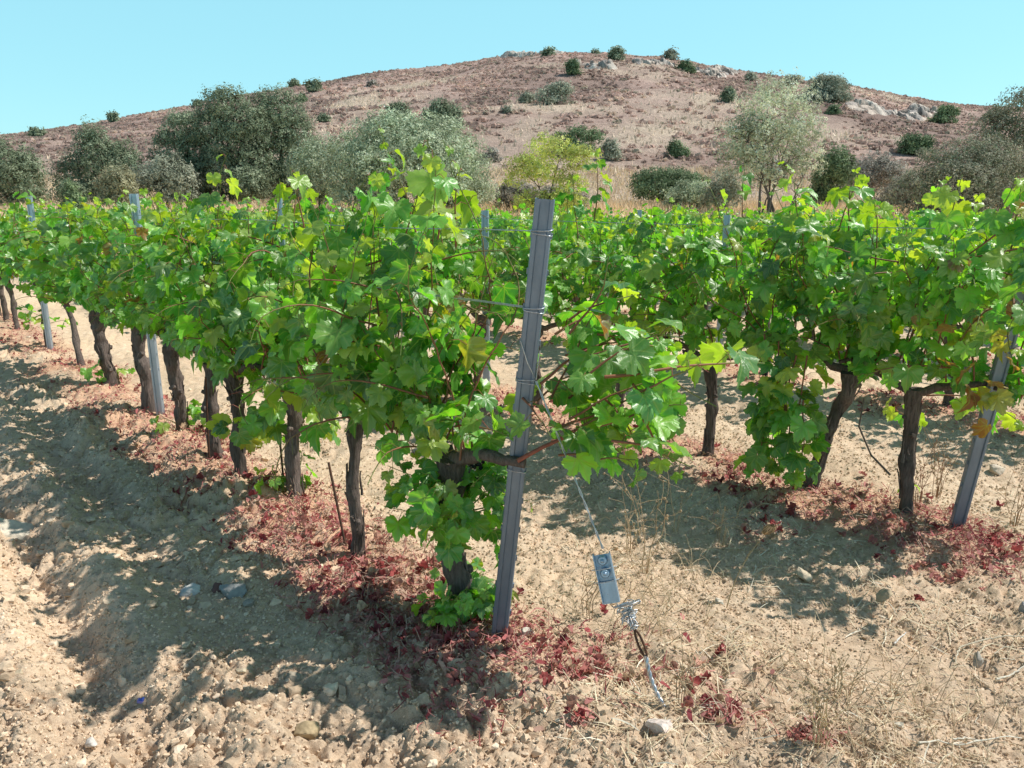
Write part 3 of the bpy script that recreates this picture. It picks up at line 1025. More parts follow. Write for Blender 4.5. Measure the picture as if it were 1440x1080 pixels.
def leaf_templates(half, midring, nvar, seed):
    rng = RS(seed)
    out = []
    h = np.array(half)
    left = h[1:-1][::-1] * np.array([-1, 1])
    B = np.vstack([h, left])
    n = len(B)
    ctr = np.array([0, .22])
    for k in range(nvar):
        sc = rng.uniform(.93, 1.07, (n, 1))
        b = ctr + (B - ctr) * sc
        b[np.abs(B[:, 0]) < 1e-6, 0] = 0
        pts = [ctr[None]]
        if midring:
            pts.append(ctr + (b - ctr) * .52)
        pts.append(b)
        P = np.vstack(pts)
        i = np.arange(n)
        j = (i + 1) % n
        if midring:
            F3 = np.stack([np.zeros(n, int), 1 + j, 1 + i], -1)
            F4 = np.stack([1 + i, 1 + j, 1 + n + j, 1 + n + i], -1)
            F = np.vstack([F3, F4[:, [0, 1, 2]], F4[:, [0, 2, 3]]])
        else:
            F = np.stack([np.zeros(n, int), 1 + j, 1 + i], -1)
        x, y = P[:, 0], P[:, 1]
        fold = rng.uniform(-.1, .65)
        cup = rng.uniform(-.5, .35)
        droop = rng.uniform(-.1, .8)
        z = fold * np.abs(x) + cup * (x * x + (y - .3) ** 2) - droop * np.maximum(y - .25, 0) ** 2
        z = z + .05 * np.sin(x * 9 + rng.uniform(0, 6)) * np.cos(y * 7 + rng.uniform(0, 6)) + .12 * rng.normal() * x * y
        r = np.hypot(x, y - .22)
        z = z + .12 * np.sin(np.arctan2(x, y - .22) * 5 + rng.uniform(0, 6)) * r
        T = np.stack([x, y, z], -1)
        out.append((T, F[:, ::-1], np.stack([x, y, np.zeros_like(x)], -1)))
    return out


LEAF_HI = leaf_templates(HALF, True, 12, 201)
LEAF_LO = leaf_templates(LOWH, True, 8, 202)
DEADLEAF = []
for _T, _F, _uv in leaf_templates(LOWH, True, 8, 203):
    _r = RS(len(DEADLEAF))
    _k = _r.uniform(1.5, 2.6)
    _x = np.sin(_T[:, 0] * _k) / _k
    _z = _T[:, 2] * .6 + (1 - np.cos(_T[:, 0] * _k)) / _k + .12 * _r.normal(size=len(_T))
    DEADLEAF.append((np.stack([_x, _T[:, 1] * .9, _z], -1), _F, _uv))


def put_leaves(g, pos, nrm, tip, size, col, tmpl, rng):
    """pos: petiole points; nrm: blade normals; tip: direction of the leaf tip"""
    pos, nrm, tip = [np.asarray(t, float) for t in (pos, nrm, tip)]
    nrm = nrm / (np.linalg.norm(nrm, axis=1)[:, None] + 1e-9)
    tip = tip - nrm * np.sum(tip * nrm, 1)[:, None]
    tip /= np.linalg.norm(tip, axis=1)[:, None] + 1e-9
    sx = np.cross(tip, nrm)
    vi = rng.randint(0, len(tmpl), len(pos))
    for k in range(len(tmpl)):
        s = np.where(vi == k)[0]
        if not len(s):
            continue
        T, F, uv = tmpl[k]
        V = pos[s, None, :] + size[s, None, None] * (T[None, :, 0:1] * sx[s, None, :] + T[None, :, 1:2] * tip[s, None, :] + T[None, :, 2:3] * nrm[s, None, :])
        FF = F[None] + (np.arange(len(s)) * len(T))[:, None, None]
        C = np.repeat(col[s][:, None, :], len(T), 1)
        g.add(V.reshape(-1, 3), FF.reshape(-1, 3), np.clip(C, 0, 1).reshape(-1, 3), np.tile(uv, (len(s), 1)))


def shoot_path(rng, p0, d0, length, grav=0.0, step=.05, wob=.16, zmax=9.0, wide=9.0):
    p, d = np.array(p0, float), np.array(d0, float)
    d /= np.linalg.norm(d)
    pts = [p.copy()]
    for i in range(int(length / step)):
        d = d + rng.normal(0, wob, 3) * np.array([1, 1, .6])
        f = i * step / length
        d[2] -= grav * f
        if p[2] > zmax:
            d[2] -= .22
        if abs(p[1]) > wide:
            d[1] -= .25 * np.sign(p[1])
        d /= np.linalg.norm(d)
        p = p + d * step
        if p[2] < .07:
            break
        pts.append(p.copy())
    return np.array(pts)


GREEN = np.array([[.118, .365, .045], [.145, .415, .048], [.085, .305, .046], [.195, .465, .050], [.055, .240, .050]])
YOUNG = np.array([[.27, .42, .05], [.33, .46, .06], [.23, .39, .045]])
YELL = np.array([[.34, .34, .05], [.28, .30, .05]])
DRY = np.array([[.30, .16, .07], [.24, .11, .06]])


class Vine:
    """local frame: x along the row away from the row end, y across the row, z up"""

    def __init__(self, seed, hi=True):
        self.rng = RS(seed)
        self.hi = hi
        self.tm = LEAF_HI if hi else LEAF_LO
        self.fol, self.wood, self.trunk, self.suck = Geo(), Geo(), Geo(), Geo()
        self.canes = []
        self.drop = None
        self.lp, self.ln, self.lt, self.ls, self.lc = [], [], [], [], []

    def make_trunk(self, r=.042, h=.64, lean=(0, 0), wob=.02, arms=True, noise=.46, head=1.25):
        rng = self.rng
        n = 34 if self.hi else 12
        s = np.linspace(0, 1, n)
        tw = rng.uniform(0, 6.28)
        x = lean[0] * s + wob * np.cumsum(rng.normal(0, .5, n)) * .35 * s + .016 * np.sin(s * 7 + tw) * s
        y = lean[1] * s + wob * np.cumsum(rng.normal(0, .5, n)) * .35 * s + .016 * np.cos(s * 7 + tw) * s
        z = -.08 + (h + .08) * s
        rad = r * (1.22 - .62 * sstep(0, .25, s) * .6 - .12 * s + (head - .75) * np.exp(-((s - 1) / .16) ** 2) * .8 + .18 * np.exp(-((s - rng.uniform(.4, .7)) / .06) ** 2))
        base = np.array([.17, .135, .12]) * rng.uniform(.8, 1.15)
        cols = base[None] * (0.85 + .3 * noise2(s * 9, s * 0 + rng.uniform(0, 9), 3))[:, None]
        tube(self.trunk, np.stack([x, y, z], -1), rad, 18 if self.hi else 9, cols, noise=noise, seed=rng.uniform(0, 50), nfreq=(24, 24, 7))
        if self.hi:
            # old pruning stubs and flaking strips of bark
            for q_ in range(5):
                t_ = rng.uniform(.25, .98)
                k_ = int(t_ * (n - 1))
                a_ = rng.uniform(0, 6.28)
                dd = np.array([math.cos(a_), math.sin(a_), rng.uniform(-.2, .5)])
                c_ = np.array([x[k_], y[k_], z[k_]])
                tube(self.trunk, [c_, c_ + dd * rad[k_] * 1.15, c_ + dd * (rad[k_] * 1.2 + rng.uniform(.004, .016))], [rad[k_] * .55, rad[k_] * .42, rad[k_] * .3], 8, base * rng.uniform(.7, 1.2), noise=.3, seed=q_)
            for q_ in range(16):
                t_ = rng.uniform(.1, .9)
                k_ = int(t_ * (n - 2))
                m_ = min(n - 1, k_ + rng.randint(3, 9))
                a_ = rng.uniform(0, 6.28)
                aa = a_ + rng.normal(0, .05, m_ - k_)
                off = 1.06 + .25 * np.linspace(0, 1, m_ - k_) ** 2 * rng.choice([0, 1, 1])
                if m_ - k_ < 3:
                    continue
                P_ = np.stack([x[k_:m_] + np.cos(aa) * rad[k_:m_] * off, y[k_:m_] + np.sin(aa) * rad[k_:m_] * off, z[k_:m_]], -1)
                tube(self.trunk, P_, np.linspace(.006, .003, m_ - k_), 5, base * rng.uniform(.6, 1.5), caps=False, noise=.3)
        self.top = np.array([x[-1], y[-1], z[-1]])
        if arms:
            for sg in (-1, 1):
                m = 9
                t = np.linspace(0, 1, m)
                ax = self.top[0] + sg * .40 * t
                ay = self.top[1] * (1 - t) + rng.normal(0, .012, m)
                az = self.top[2] - .02 + .10 * np.sin(t * 1.6) + rng.normal(0, .007, m)
                tube(self.trunk, np.stack([ax, ay, az], -1), r * (.62 - .32 * t), 9, base * .9, noise=.3, seed=rng.uniform(0, 50), nfreq=(20, 20, 20))
        return self

    def shoot(self, p0, d0, length, grav=0.0, zmax=9, wide=9, dens=1.0, lsize=(.07, .12), cane=None, r=.0042, wob=.14, skip=0.0, young=0.0, part=None):
        rng = self.rng
        P = shoot_path(rng, p0, d0, length, grav, wob=wob, zmax=zmax, wide=wide)
        if len(P) < 4:
            return P
        f = np.linspace(0, 1, len(P))
        c0 = np.array([.24, .10, .055]) if cane is None else np.asarray(cane)
        c1 = np.array([.16, .22, .05])
        cols = c0[None] * (1 - sstep(.45, 1, f))[:, None] + c1[None] * sstep(.45, 1, f)[:, None]
        g = self.wood if part is None else part
        tube(g, P, r * (1.1 - .75 * f), 6 if self.hi else 4, cols, caps=False)
        # leaves at the nodes, alternately left and right
        k = 0
        stp = .056 / dens
        tot = (len(P) - 1) * .05
        nn = int(tot / stp)
        side = rng.choice([-1, 1])
        for i in range(nn):
            s = (i + .5) / nn
            if s < skip or rng.uniform() < .06:
                continue
            a = s * (len(P) - 1)
            b = min(int(a), len(P) - 2)
            node = P[b] + (P[b + 1] - P[b]) * (a - b)
            tg = P[b + 1] - P[b]
            tg /= np.linalg.norm(tg)
            side = -side
            az = rng.normal(0, .7)
            perp = np.cross(tg, np.array([0, 0, 1.0]))
            if np.linalg.norm(perp) < .25:
                perp = np.array([0, 1.0, 0])
            perp /= np.linalg.norm(perp)
            perp2 = np.cross(perp, tg)
            out = perp * side * math.cos(az) + perp2 * math.sin(az)
            out = out + np.array([0, .5 * np.sign(node[1]) if abs(node[1]) > .05 else 0, .25])
            out /= np.linalg.norm(out)
            tipf = sstep(.75, 1, s)
            sz = rng.uniform(*lsize) * (1 - .62 * tipf)
            pl = sz * rng.uniform(.45, .85)
            lp = node + out * pl + np.array([0, 0, -.01])
            nrm = out * np.array([.9, .9, .5]) + np.array([0, 0, rng.uniform(.25, 1.1)]) + rng.normal(0, .38, 3)
            tip = out * .7 + np.array([0, 0, -.75 + rng.normal(0, .35)]) + rng.normal(0, .3, 3)
            col = GREEN[rng.randint(0, len(GREEN))] * rng.uniform(.48, 1.3)
            yb = max(tipf * .9, young)
            if rng.uniform() < .10 + yb:
                col = YOUNG[rng.randint(0, 3)] * rng.uniform(.8, 1.2)
            if rng.uniform() < .012:
                col = YELL[rng.randint(0, 2)]
            if rng.uniform() < .008:
                col = DRY[rng.randint(0, 2)]
            self.lp.append(lp)
            self.ln.append(nrm)
            self.lt.append(tip)
            self.ls.append(sz)
            self.lc.append(col)
            if self.hi:
                pc = np.array([.22, .17, .05]) if rng.uniform() < .6 else np.array([.28, .09, .06])
                m = (node + lp) / 2 + np.array([0, 0, .012])
                tube(self.wood, [node, m, lp], [.0016, .0014, .0013], 3, pc, caps=False)
        return P

    def leaf(self, p, n, t, size, col):
        self.lp.append(np.array(p, float))
        self.ln.append(np.array(n, float))
        self.lt.append(np.array(t, float))
        self.ls.append(size)
        self.lc.append(np.array(col, float))

    def canopy(self, nshoot=13, xr=(-.42, .42), z0=.70, ln=(.62, .95), zmax=1.42, wide=.27, droop=7, lsize=(.055, .105), dz=(.85, 1.35), dl=(.35, .75)):
        rng = self.rng
        for i in range(nshoot):
            x = xr[0] + (xr[1] - xr[0]) * (i + rng.uniform(.1, .9)) / nshoot
            self.shoot((x, rng.normal(0, .03), z0 + rng.uniform(0, .06)), (rng.normal(0, .22), rng.normal(0, .28), 1), rng.uniform(*ln) * rng.choice([.8, 1, 1.18]), .0, zmax + rng.uniform(-.22, .26), wide, lsize=lsize)
        for i in range(droop):
            x = rng.uniform(*xr)
            sd = -1 if i % 4 == 3 else 1
            z = max(rng.uniform(*dz), .95 if sd < 0 else 0)
            self.shoot((x, sd * .08, z), (rng.normal(0, .4), sd * rng.uniform(.6, 1), rng.uniform(.0, .5)), rng.uniform(*dl), .22, 9, .42, lsize=lsize)
        return self

    def suckers(self, n=4, z=.1, spread=.16, ln=(.14, .26), lsize=(.05, .085), zr=.05, young=.1, up=.7):
        """leafy water shoots on the trunk: kept apart so that they form a part of their own"""
        rng = self.rng
        save = (self.lp, self.ln, self.lt, self.ls, self.lc, self.wood)
        self.lp, self.ln, self.lt, self.ls, self.lc = [], [], [], [], []
        self.wood = self.suck
        for i in range(n):
            a = rng.uniform(0, 6.28)
            zz = z + rng.uniform(-zr, zr)
            self.shoot((math.cos(a) * .04, math.sin(a) * .04, max(zz, .03)), (math.cos(a), math.sin(a), rng.uniform(.1, up)), rng.uniform(*ln) + spread * .3, .12, lsize=lsize, dens=1.5, young=young, cane=(.16, .2, .06), r=.003)
        fol = (self.lp, self.ln, self.lt, self.ls, self.lc)
        self.lp, self.ln, self.lt, self.ls, self.lc, self.wood = save
        if fol[0]:
            put_leaves(self.suck, np.array(fol[0]), np.array(fol[1]), np.array(fol[2]), np.array(fol[3]), np.array(fol[4]), self.tm, rng)
        return self

    def filter(self, fn):
        k = [i for i in range(len(self.lp)) if fn(self.lp[i], self.ls[i])]
        self.lp, self.ln, self.lt, self.ls, self.lc = [[a[i] for i in k] for a in (self.lp, self.ln, self.lt, self.ls, self.lc)]

    def finish(self, root):
        rng = self.rng
        lm = M['leaf'] if self.hi else M['leaf_far']
        put_leaves(self.fol, np.array(self.lp), np.array(self.ln), np.array(self.lt), np.array(self.ls), np.array(self.lc), self.tm, rng)
        self.fol.build("foliage", lm, root)
        if self.trunk.n:
            self.trunk.build("trunk", M['bark'], root)
        if self.wood.n:
            self.wood.build("branches", M['cane'], root)
        if self.suck.n:
            self.suck.build("suckers", lm, root)
        for g in self.canes:
            g.build("cane", M['cane'], root)
        return root


def gz(x, y):
    return float(ground_smooth(x, y))


def grapes(root, p, n, seed):
    rng = RS(seed)
    g = Geo()
    V, F = ICO1
    for i in range(n):
        z = rng.uniform(0, 1)
        a = rng.uniform(0, 6.28)
        r = .034 * (1 - z * .75)
        c = np.array([math.cos(a) * r, math.sin(a) * r, -z * .13])
        g.add(V * .0085 * rng.uniform(.85, 1.1) + c, F, np.array([.012, .010, .022]) * rng.uniform(.7, 1.6))
    o = g.build("grape_bunch", M['grape'], root)
    o.location = tuple(p)


# ------------------------------------------------------------------ posts
POST_LEAN = {}


def profile_post(name, x, y, length, lean_u, label, group, mat, lean_n=0.0, holes=True, ties=(), width=.058, cat='post', across=(.995, -.10)):
    """folded steel vineyard post; its ribbed face looks out of the row end"""
    z = gz(x, y)
    root = empty(name, (x, y, z), 0, label, cat, group)
    h = math.sqrt(max(.1, length ** 2))
    top = np.array([U[0] * -lean_u + NN[0] * lean_n, U[1] * -lean_u + NN[1] * lean_n, h])
    ax = top / np.linalg.norm(top)
    nx = np.array([across[0], across[1], 0])
    nx = nx - ax * nx.dot(ax)
    nx /= np.linalg.norm(nx)
    ny = np.cross(ax, nx)      # across the face, into the row
    w = width / 2
    prof = [(-w * .72, .034), (-w, .030), (-w, .004), (-w * .90, 0), (-w * .50, 0), (-w * .42, .007), (w * .50, .007), (w * .60, 0), (w * .90, 0), (w, .004), (w, .030), (w * .72, .034)]
    prof = [(a, b) for a, b in prof]
    t = .0028
    inner = [(a * .90, b + t if 0 < i < 11 else b - t * 0.2) for i, (a, b) in enumerate(prof)]
    inner[0] = (prof[0][0], prof[0][1] - t)
    inner[-1] = (prof[-1][0], prof[-1][1] - t)
    loop = prof + inner[::-1]
    g = Geo()
    n = len(loop)
    rings = []
    for s in (-.18, length):
        rings.append([ax * s + nx * a + ny * b for a, b in loop])
    V = np.array(rings).reshape(-1, 3)
    i = np.arange(n)
    j = (i + 1) % n
    g.add(V, np.stack([i, j, n + j, n + i], -1))
    m = len(prof)
    for r, flip in ((0, 1), (n, 0)):
        q = np.array([[r + a, r + a + 1, r + n - 2 - a, r + n - 1 - a] for a in range(m - 1)])
        g.add(V, q[:, ::-1] if flip else q)
    if holes:
        hk = g
        for s in np.arange(.12, length - .05, .115):
            for sg in (-1, 1):
                c = ax * s + nx * sg * (w + .0015) + ny * .016
                Rm = np.stack([nx, ny, ax], 1)
                box(hk, c, (.006, .010, .018), Rm)
    g.build("body", mat, root, smooth=False)
    for (s, turns) in ties:
        for q in range(turns):
            tg = Geo()
            tilt = .008 * (q - .4)
            ring = []
            for a in np.linspace(0, 2 * math.pi, 25):
                ca, sa = math.cos(a), math.sin(a)
                ex = w * 1.12 * np.sign(ca) * abs(ca) ** .5
                ey = .015 + .023 * np.sign(sa) * abs(sa) ** .5
                ring.append(ax * (s + q * .011 + tilt * ca) + nx * ex + ny * ey)
            tube(tg, ring, .0019, 6)
            tg.build("wire_tie", M['wire'], root)
    return root, (lambda s: np.array([x, y, z]) + ax * s), ax, nx, ny


GP = "galvanised steel posts of the trellis"
P1, P1f, P1ax, P1nx, P1ny = profile_post("trellis_post", A0[0], A0[1], 1.61, .23, "tall leaning grey steel post at the end of the front row", GP, M['steel'],
                                         ties=((.70, 1), (1.02, 2), (1.26, 2), (1.505, 2)), width=.060)
q = flat(225, 590)
profile_post("trellis_post", q[0], q[1], 1.62, 0.0, "bluish steel post standing among the front row's trunks", GP, M['steel_far'], ties=((1.2, 1), (.7, 1)), lean_n=-.02)
q = flat(70, 495)
profile_post("trellis_post", q[0], q[1], 1.64, 0.0, "farthest steel post of the front row, near the left edge", GP, M['steel_far'])
Q2 = RC(-.745, RSP)
P2, P2f, P2ax, P2nx, P2ny = profile_post("trellis_post", Q2[0], Q2[1], 1.6, .17, "leaning steel end post of the second row at right", GP, M['steel'], ties=((.7, 1), (1.2, 2)), width=.062)
for i, (uu, lab) in enumerate(((2.95, "slim steel post of the second row seen just left of the end post"), (6.75, "second row post of which only the top shows over front row leaves"))):
    q = RC(uu, RSP)
    profile_post("trellis_post", q[0], q[1], 1.50 if i == 0 else 1.62, 0.0, lab, GP, M['steel_far'], ties=((1.2, 1), (1.45, 1)) if i == 0 else ())
for (px, py, k, lab) in ((97, 297, 2, "post tip poking out of the leaves right of the farthest front post"), (1021, 316, 2, "blue post tip in the leaves below the pale airy tree"), (898, 316, 3, "small blue post tip beside the brown stake")):
    # walk along row k until the post stands under that column of the picture
    best = min(np.arange(-2, 26, .05), key=lambda u_: abs(proj(np.array([*RC(u_, RSP * k), 1.5]))[0] - px))
    q = RC(best, RSP * k)
    hgt = at_y(px, py, q[1])[2] - gz(q[0], q[1])
    profile_post("trellis_post", q[0], q[1], float(np.clip(hgt, 1.45, 1.75)), 0.0, lab, GP, M['steel_far'], holes=False)
q = RC(min(np.arange(-2, 26, .05), key=lambda u_: abs(proj(np.array([*RC(u_, RSP * 3), 1.5]))[0] - 905)), RSP * 3)
g = Geo()
hs = float(np.clip(at_y(910, 303, q[1])[2], 1.5, 1.75))
tube(g, [[0, 0, -.1], [.01, 0, .8], [.04, 0, hs]], [.035, .033, .03], 9, (.16, .11, .08), noise=.12)
o = g.build("wooden_stake", M['bark'])
o.location = (q[0] + .12, q[1] - .1, gz(q[0], q[1]))
tag(o, "weathered brown wooden stake tip leaning above the far vine rows", "stake")


# trellis wires
def wire(name, pts, r, label, group=None, cat='wire', mat=None, twist=False):
    g = Geo()
    pts = np.asarray(pts, float)
    if twist:
        n = len(pts)
        for ph in (0, math.pi):
            a = np.arange(n) * .9 + ph
            off = np.stack([np.cos(a) * 0, np.cos(a), np.sin(a)], -1) * r * 1.1
            tube(g, pts + off, r, 5)
    else:
        tube(g, pts, r, 6)
    o = g.build(name, mat or M['wire'])
    tag(o, label, cat, group)
    return o


def row_wire(start, n_off, h, u1, sag=.012, nseg=40):
    us = np.linspace(0, 1, nseg)
    e = RC(u1, n_off)
    pts = []
    for t in us:
        xy = np.array(start[:2]) * (1 - t) + e * t
        z = start[2] * (1 - t) + h * t - sag * math.sin(t * math.pi * 6) ** 2
        pts.append([xy[0], xy[1], z])
    return pts


GW = "wires strung along the vine rows"
for s, lab in ((1.512, "top wire tied to the leaning end post of the front row"), (1.268, "middle wire tied to the leaning end post, under the top one"), (.705, "lowest wire at trunk-head height along the front row")):
    st = P1f(s) + P1ny * .02
    wire("trellis_wire", row_wire(st, 0, s, 12.5), .0022, lab, GW)
st = P1f(1.27) - P1nx * .03
wire("trellis_wire", row_wire(st, -.04, 1.25, 12.5), .0018, "second middle wire running beside the front row's leaf wall", GW)
for s, lab in ((1.22, "middle wire of the second row tied to its end post"), (.70, "lowest wire of the second row at trunk-head height"), (1.46, "top wire of the second row passing the slim steel post")):
    st = P2f(s) + P2ny * .02
    wire("trellis_wire", row_wire(st, RSP, s, 26), .0022, lab, GW)

# ------------------------------------------------------------------ front row
GF = "grapevines of the front row"
front_px = [(650, 872), (500, 787), (417, 706), (342, 686), (304, 652), (257, 612), (211, 586), (157, 546), (118, 520), (70, 491), (26, 466)]


def vine_root(x, y, label, group, rz=ROWANG):
    return empty("grapevine", (x, y, gz(x, y)), rz, label, "grapevine", group)


def w2l(root, p):
    c, s = math.cos(root.rotation_euler[2]), math.sin(root.rotation_euler[2])
    dx, dy, dz = p[0] - root.location[0], p[1] - root.location[1], p[2] - root.location[2]
    return np.array([c * dx + s * dy, -s * dx + c * dy, dz])


def l2w(root, p):
    c, s = math.cos(root.rotation_euler[2]), math.sin(root.rotation_euler[2])
    return np.array([root.location[0] + c * p[0] - s * p[1], root.location[1] + s * p[0] + c * p[1], root.location[2] + p[2]])


def at_dist(px, py, base, off=0.0):
    """the point seen at (px,py) in the vertical plane of the row through base, shifted across by off"""
    d = ray(px, py)
    nn = np.array([NN[0], NN[1]])
    k = (np.dot(base[:2], nn) + off) / np.dot(d[:2], nn)
    return np.array([0, 0, CAMZ]) + d * k


def vine_to(v, root, pts_px, off=0.0, **kw):
    """a shoot led through a few places of the row's plane"""
    P = [w2l(root, at_dist(px, py, A0 if kw.get('front', True) else RC(0, RSP), off)) for px, py in pts_px]
    return P


FR_LAB = [
    "thick dark old grapevine behind the leaning end post, suckers at its foot",
    "slim knobbly bare-trunked grapevine beside the nearest rusty rod",
    "grapevine with a leaf-wrapped trunk, third from the leaning end post",
    "grapevine with straight pale bare trunk, fourth from the leaning end post",
    "grapevine with stumpy brown trunk beside the farthest rusty rod",
    "leaning-trunked grapevine with suckers just right of the bluish steel post",
    "grapevine with dark bowed trunk touching the bluish steel post",
    "grapevine with thick dark trunk and a green sucker left of the bluish post",
    "grapevine with grey fallen trunk leaning low toward the ground",
    "grapevine behind the farthest steel post of the front row",
    "grapevine with thin leaning trunk at the left edge of the photo",
]
tr_par = [  # radius, height, lean
    dict(r=.052, h=.66, lean=(.06, -.02), wob=.03, head=1.35),
    dict(r=.033, h=.66, lean=(-.05, -.03), wob=.010, head=1.2),
    dict(r=.042, h=.64, lean=(.0, .0), wob=.02),
    dict(r=.043, h=.66, lean=(.03, .0), wob=.015, head=1.5),
    dict(r=.046, h=.62, lean=(-.02, .0), wob=.015),
    dict(r=.046, h=.62, lean=(-.12, .02), wob=.02, head=1.4),
    dict(r=.050, h=.66, lean=(-.02, .0), wob=.03),
    dict(r=.058, h=.62, lean=(.06, .0), wob=.03, head=1.4),
    dict(r=.034, h=.60, lean=(.42, .0), wob=.02),
    dict(r=.042, h=.64, lean=(.03, .0), wob=.02),
    dict(r=.036, h=.64, lean=(.16, .0), wob=.02),
]
post_scr = [proj(P1f(s)) for s in (0, 1.61)]


def clear_of_post(root, zmin_px=545):
    def fn(p, s):
        w = l2w(root, p)
        px, py = proj(w)
        t = (py - post_scr[0][1]) / (post_scr[1][1] - post_scr[0][1])
        xc = post_scr[0][0] + (post_scr[1][0] - post_scr[0][0]) * t
        if w[1] < 2.75 and abs(px - xc) < 62 and py < zmin_px:
            return False
        if w[1] < 2.75 and abs(px - xc - 5) < 50 and py > 640:
            return False
        if w[1] < 2.9 and px > 640 and py < 400 and px < 1000:
            return False
        if 655 < px < 738 and 300 < py < 480 and w[1] < 4.5 and math.sin(p[0] * 517 + p[2] * 311) < .72:
            return False
        if (px > 955 and py > 520) or px > 1055:
            return False
        return True
    return fn


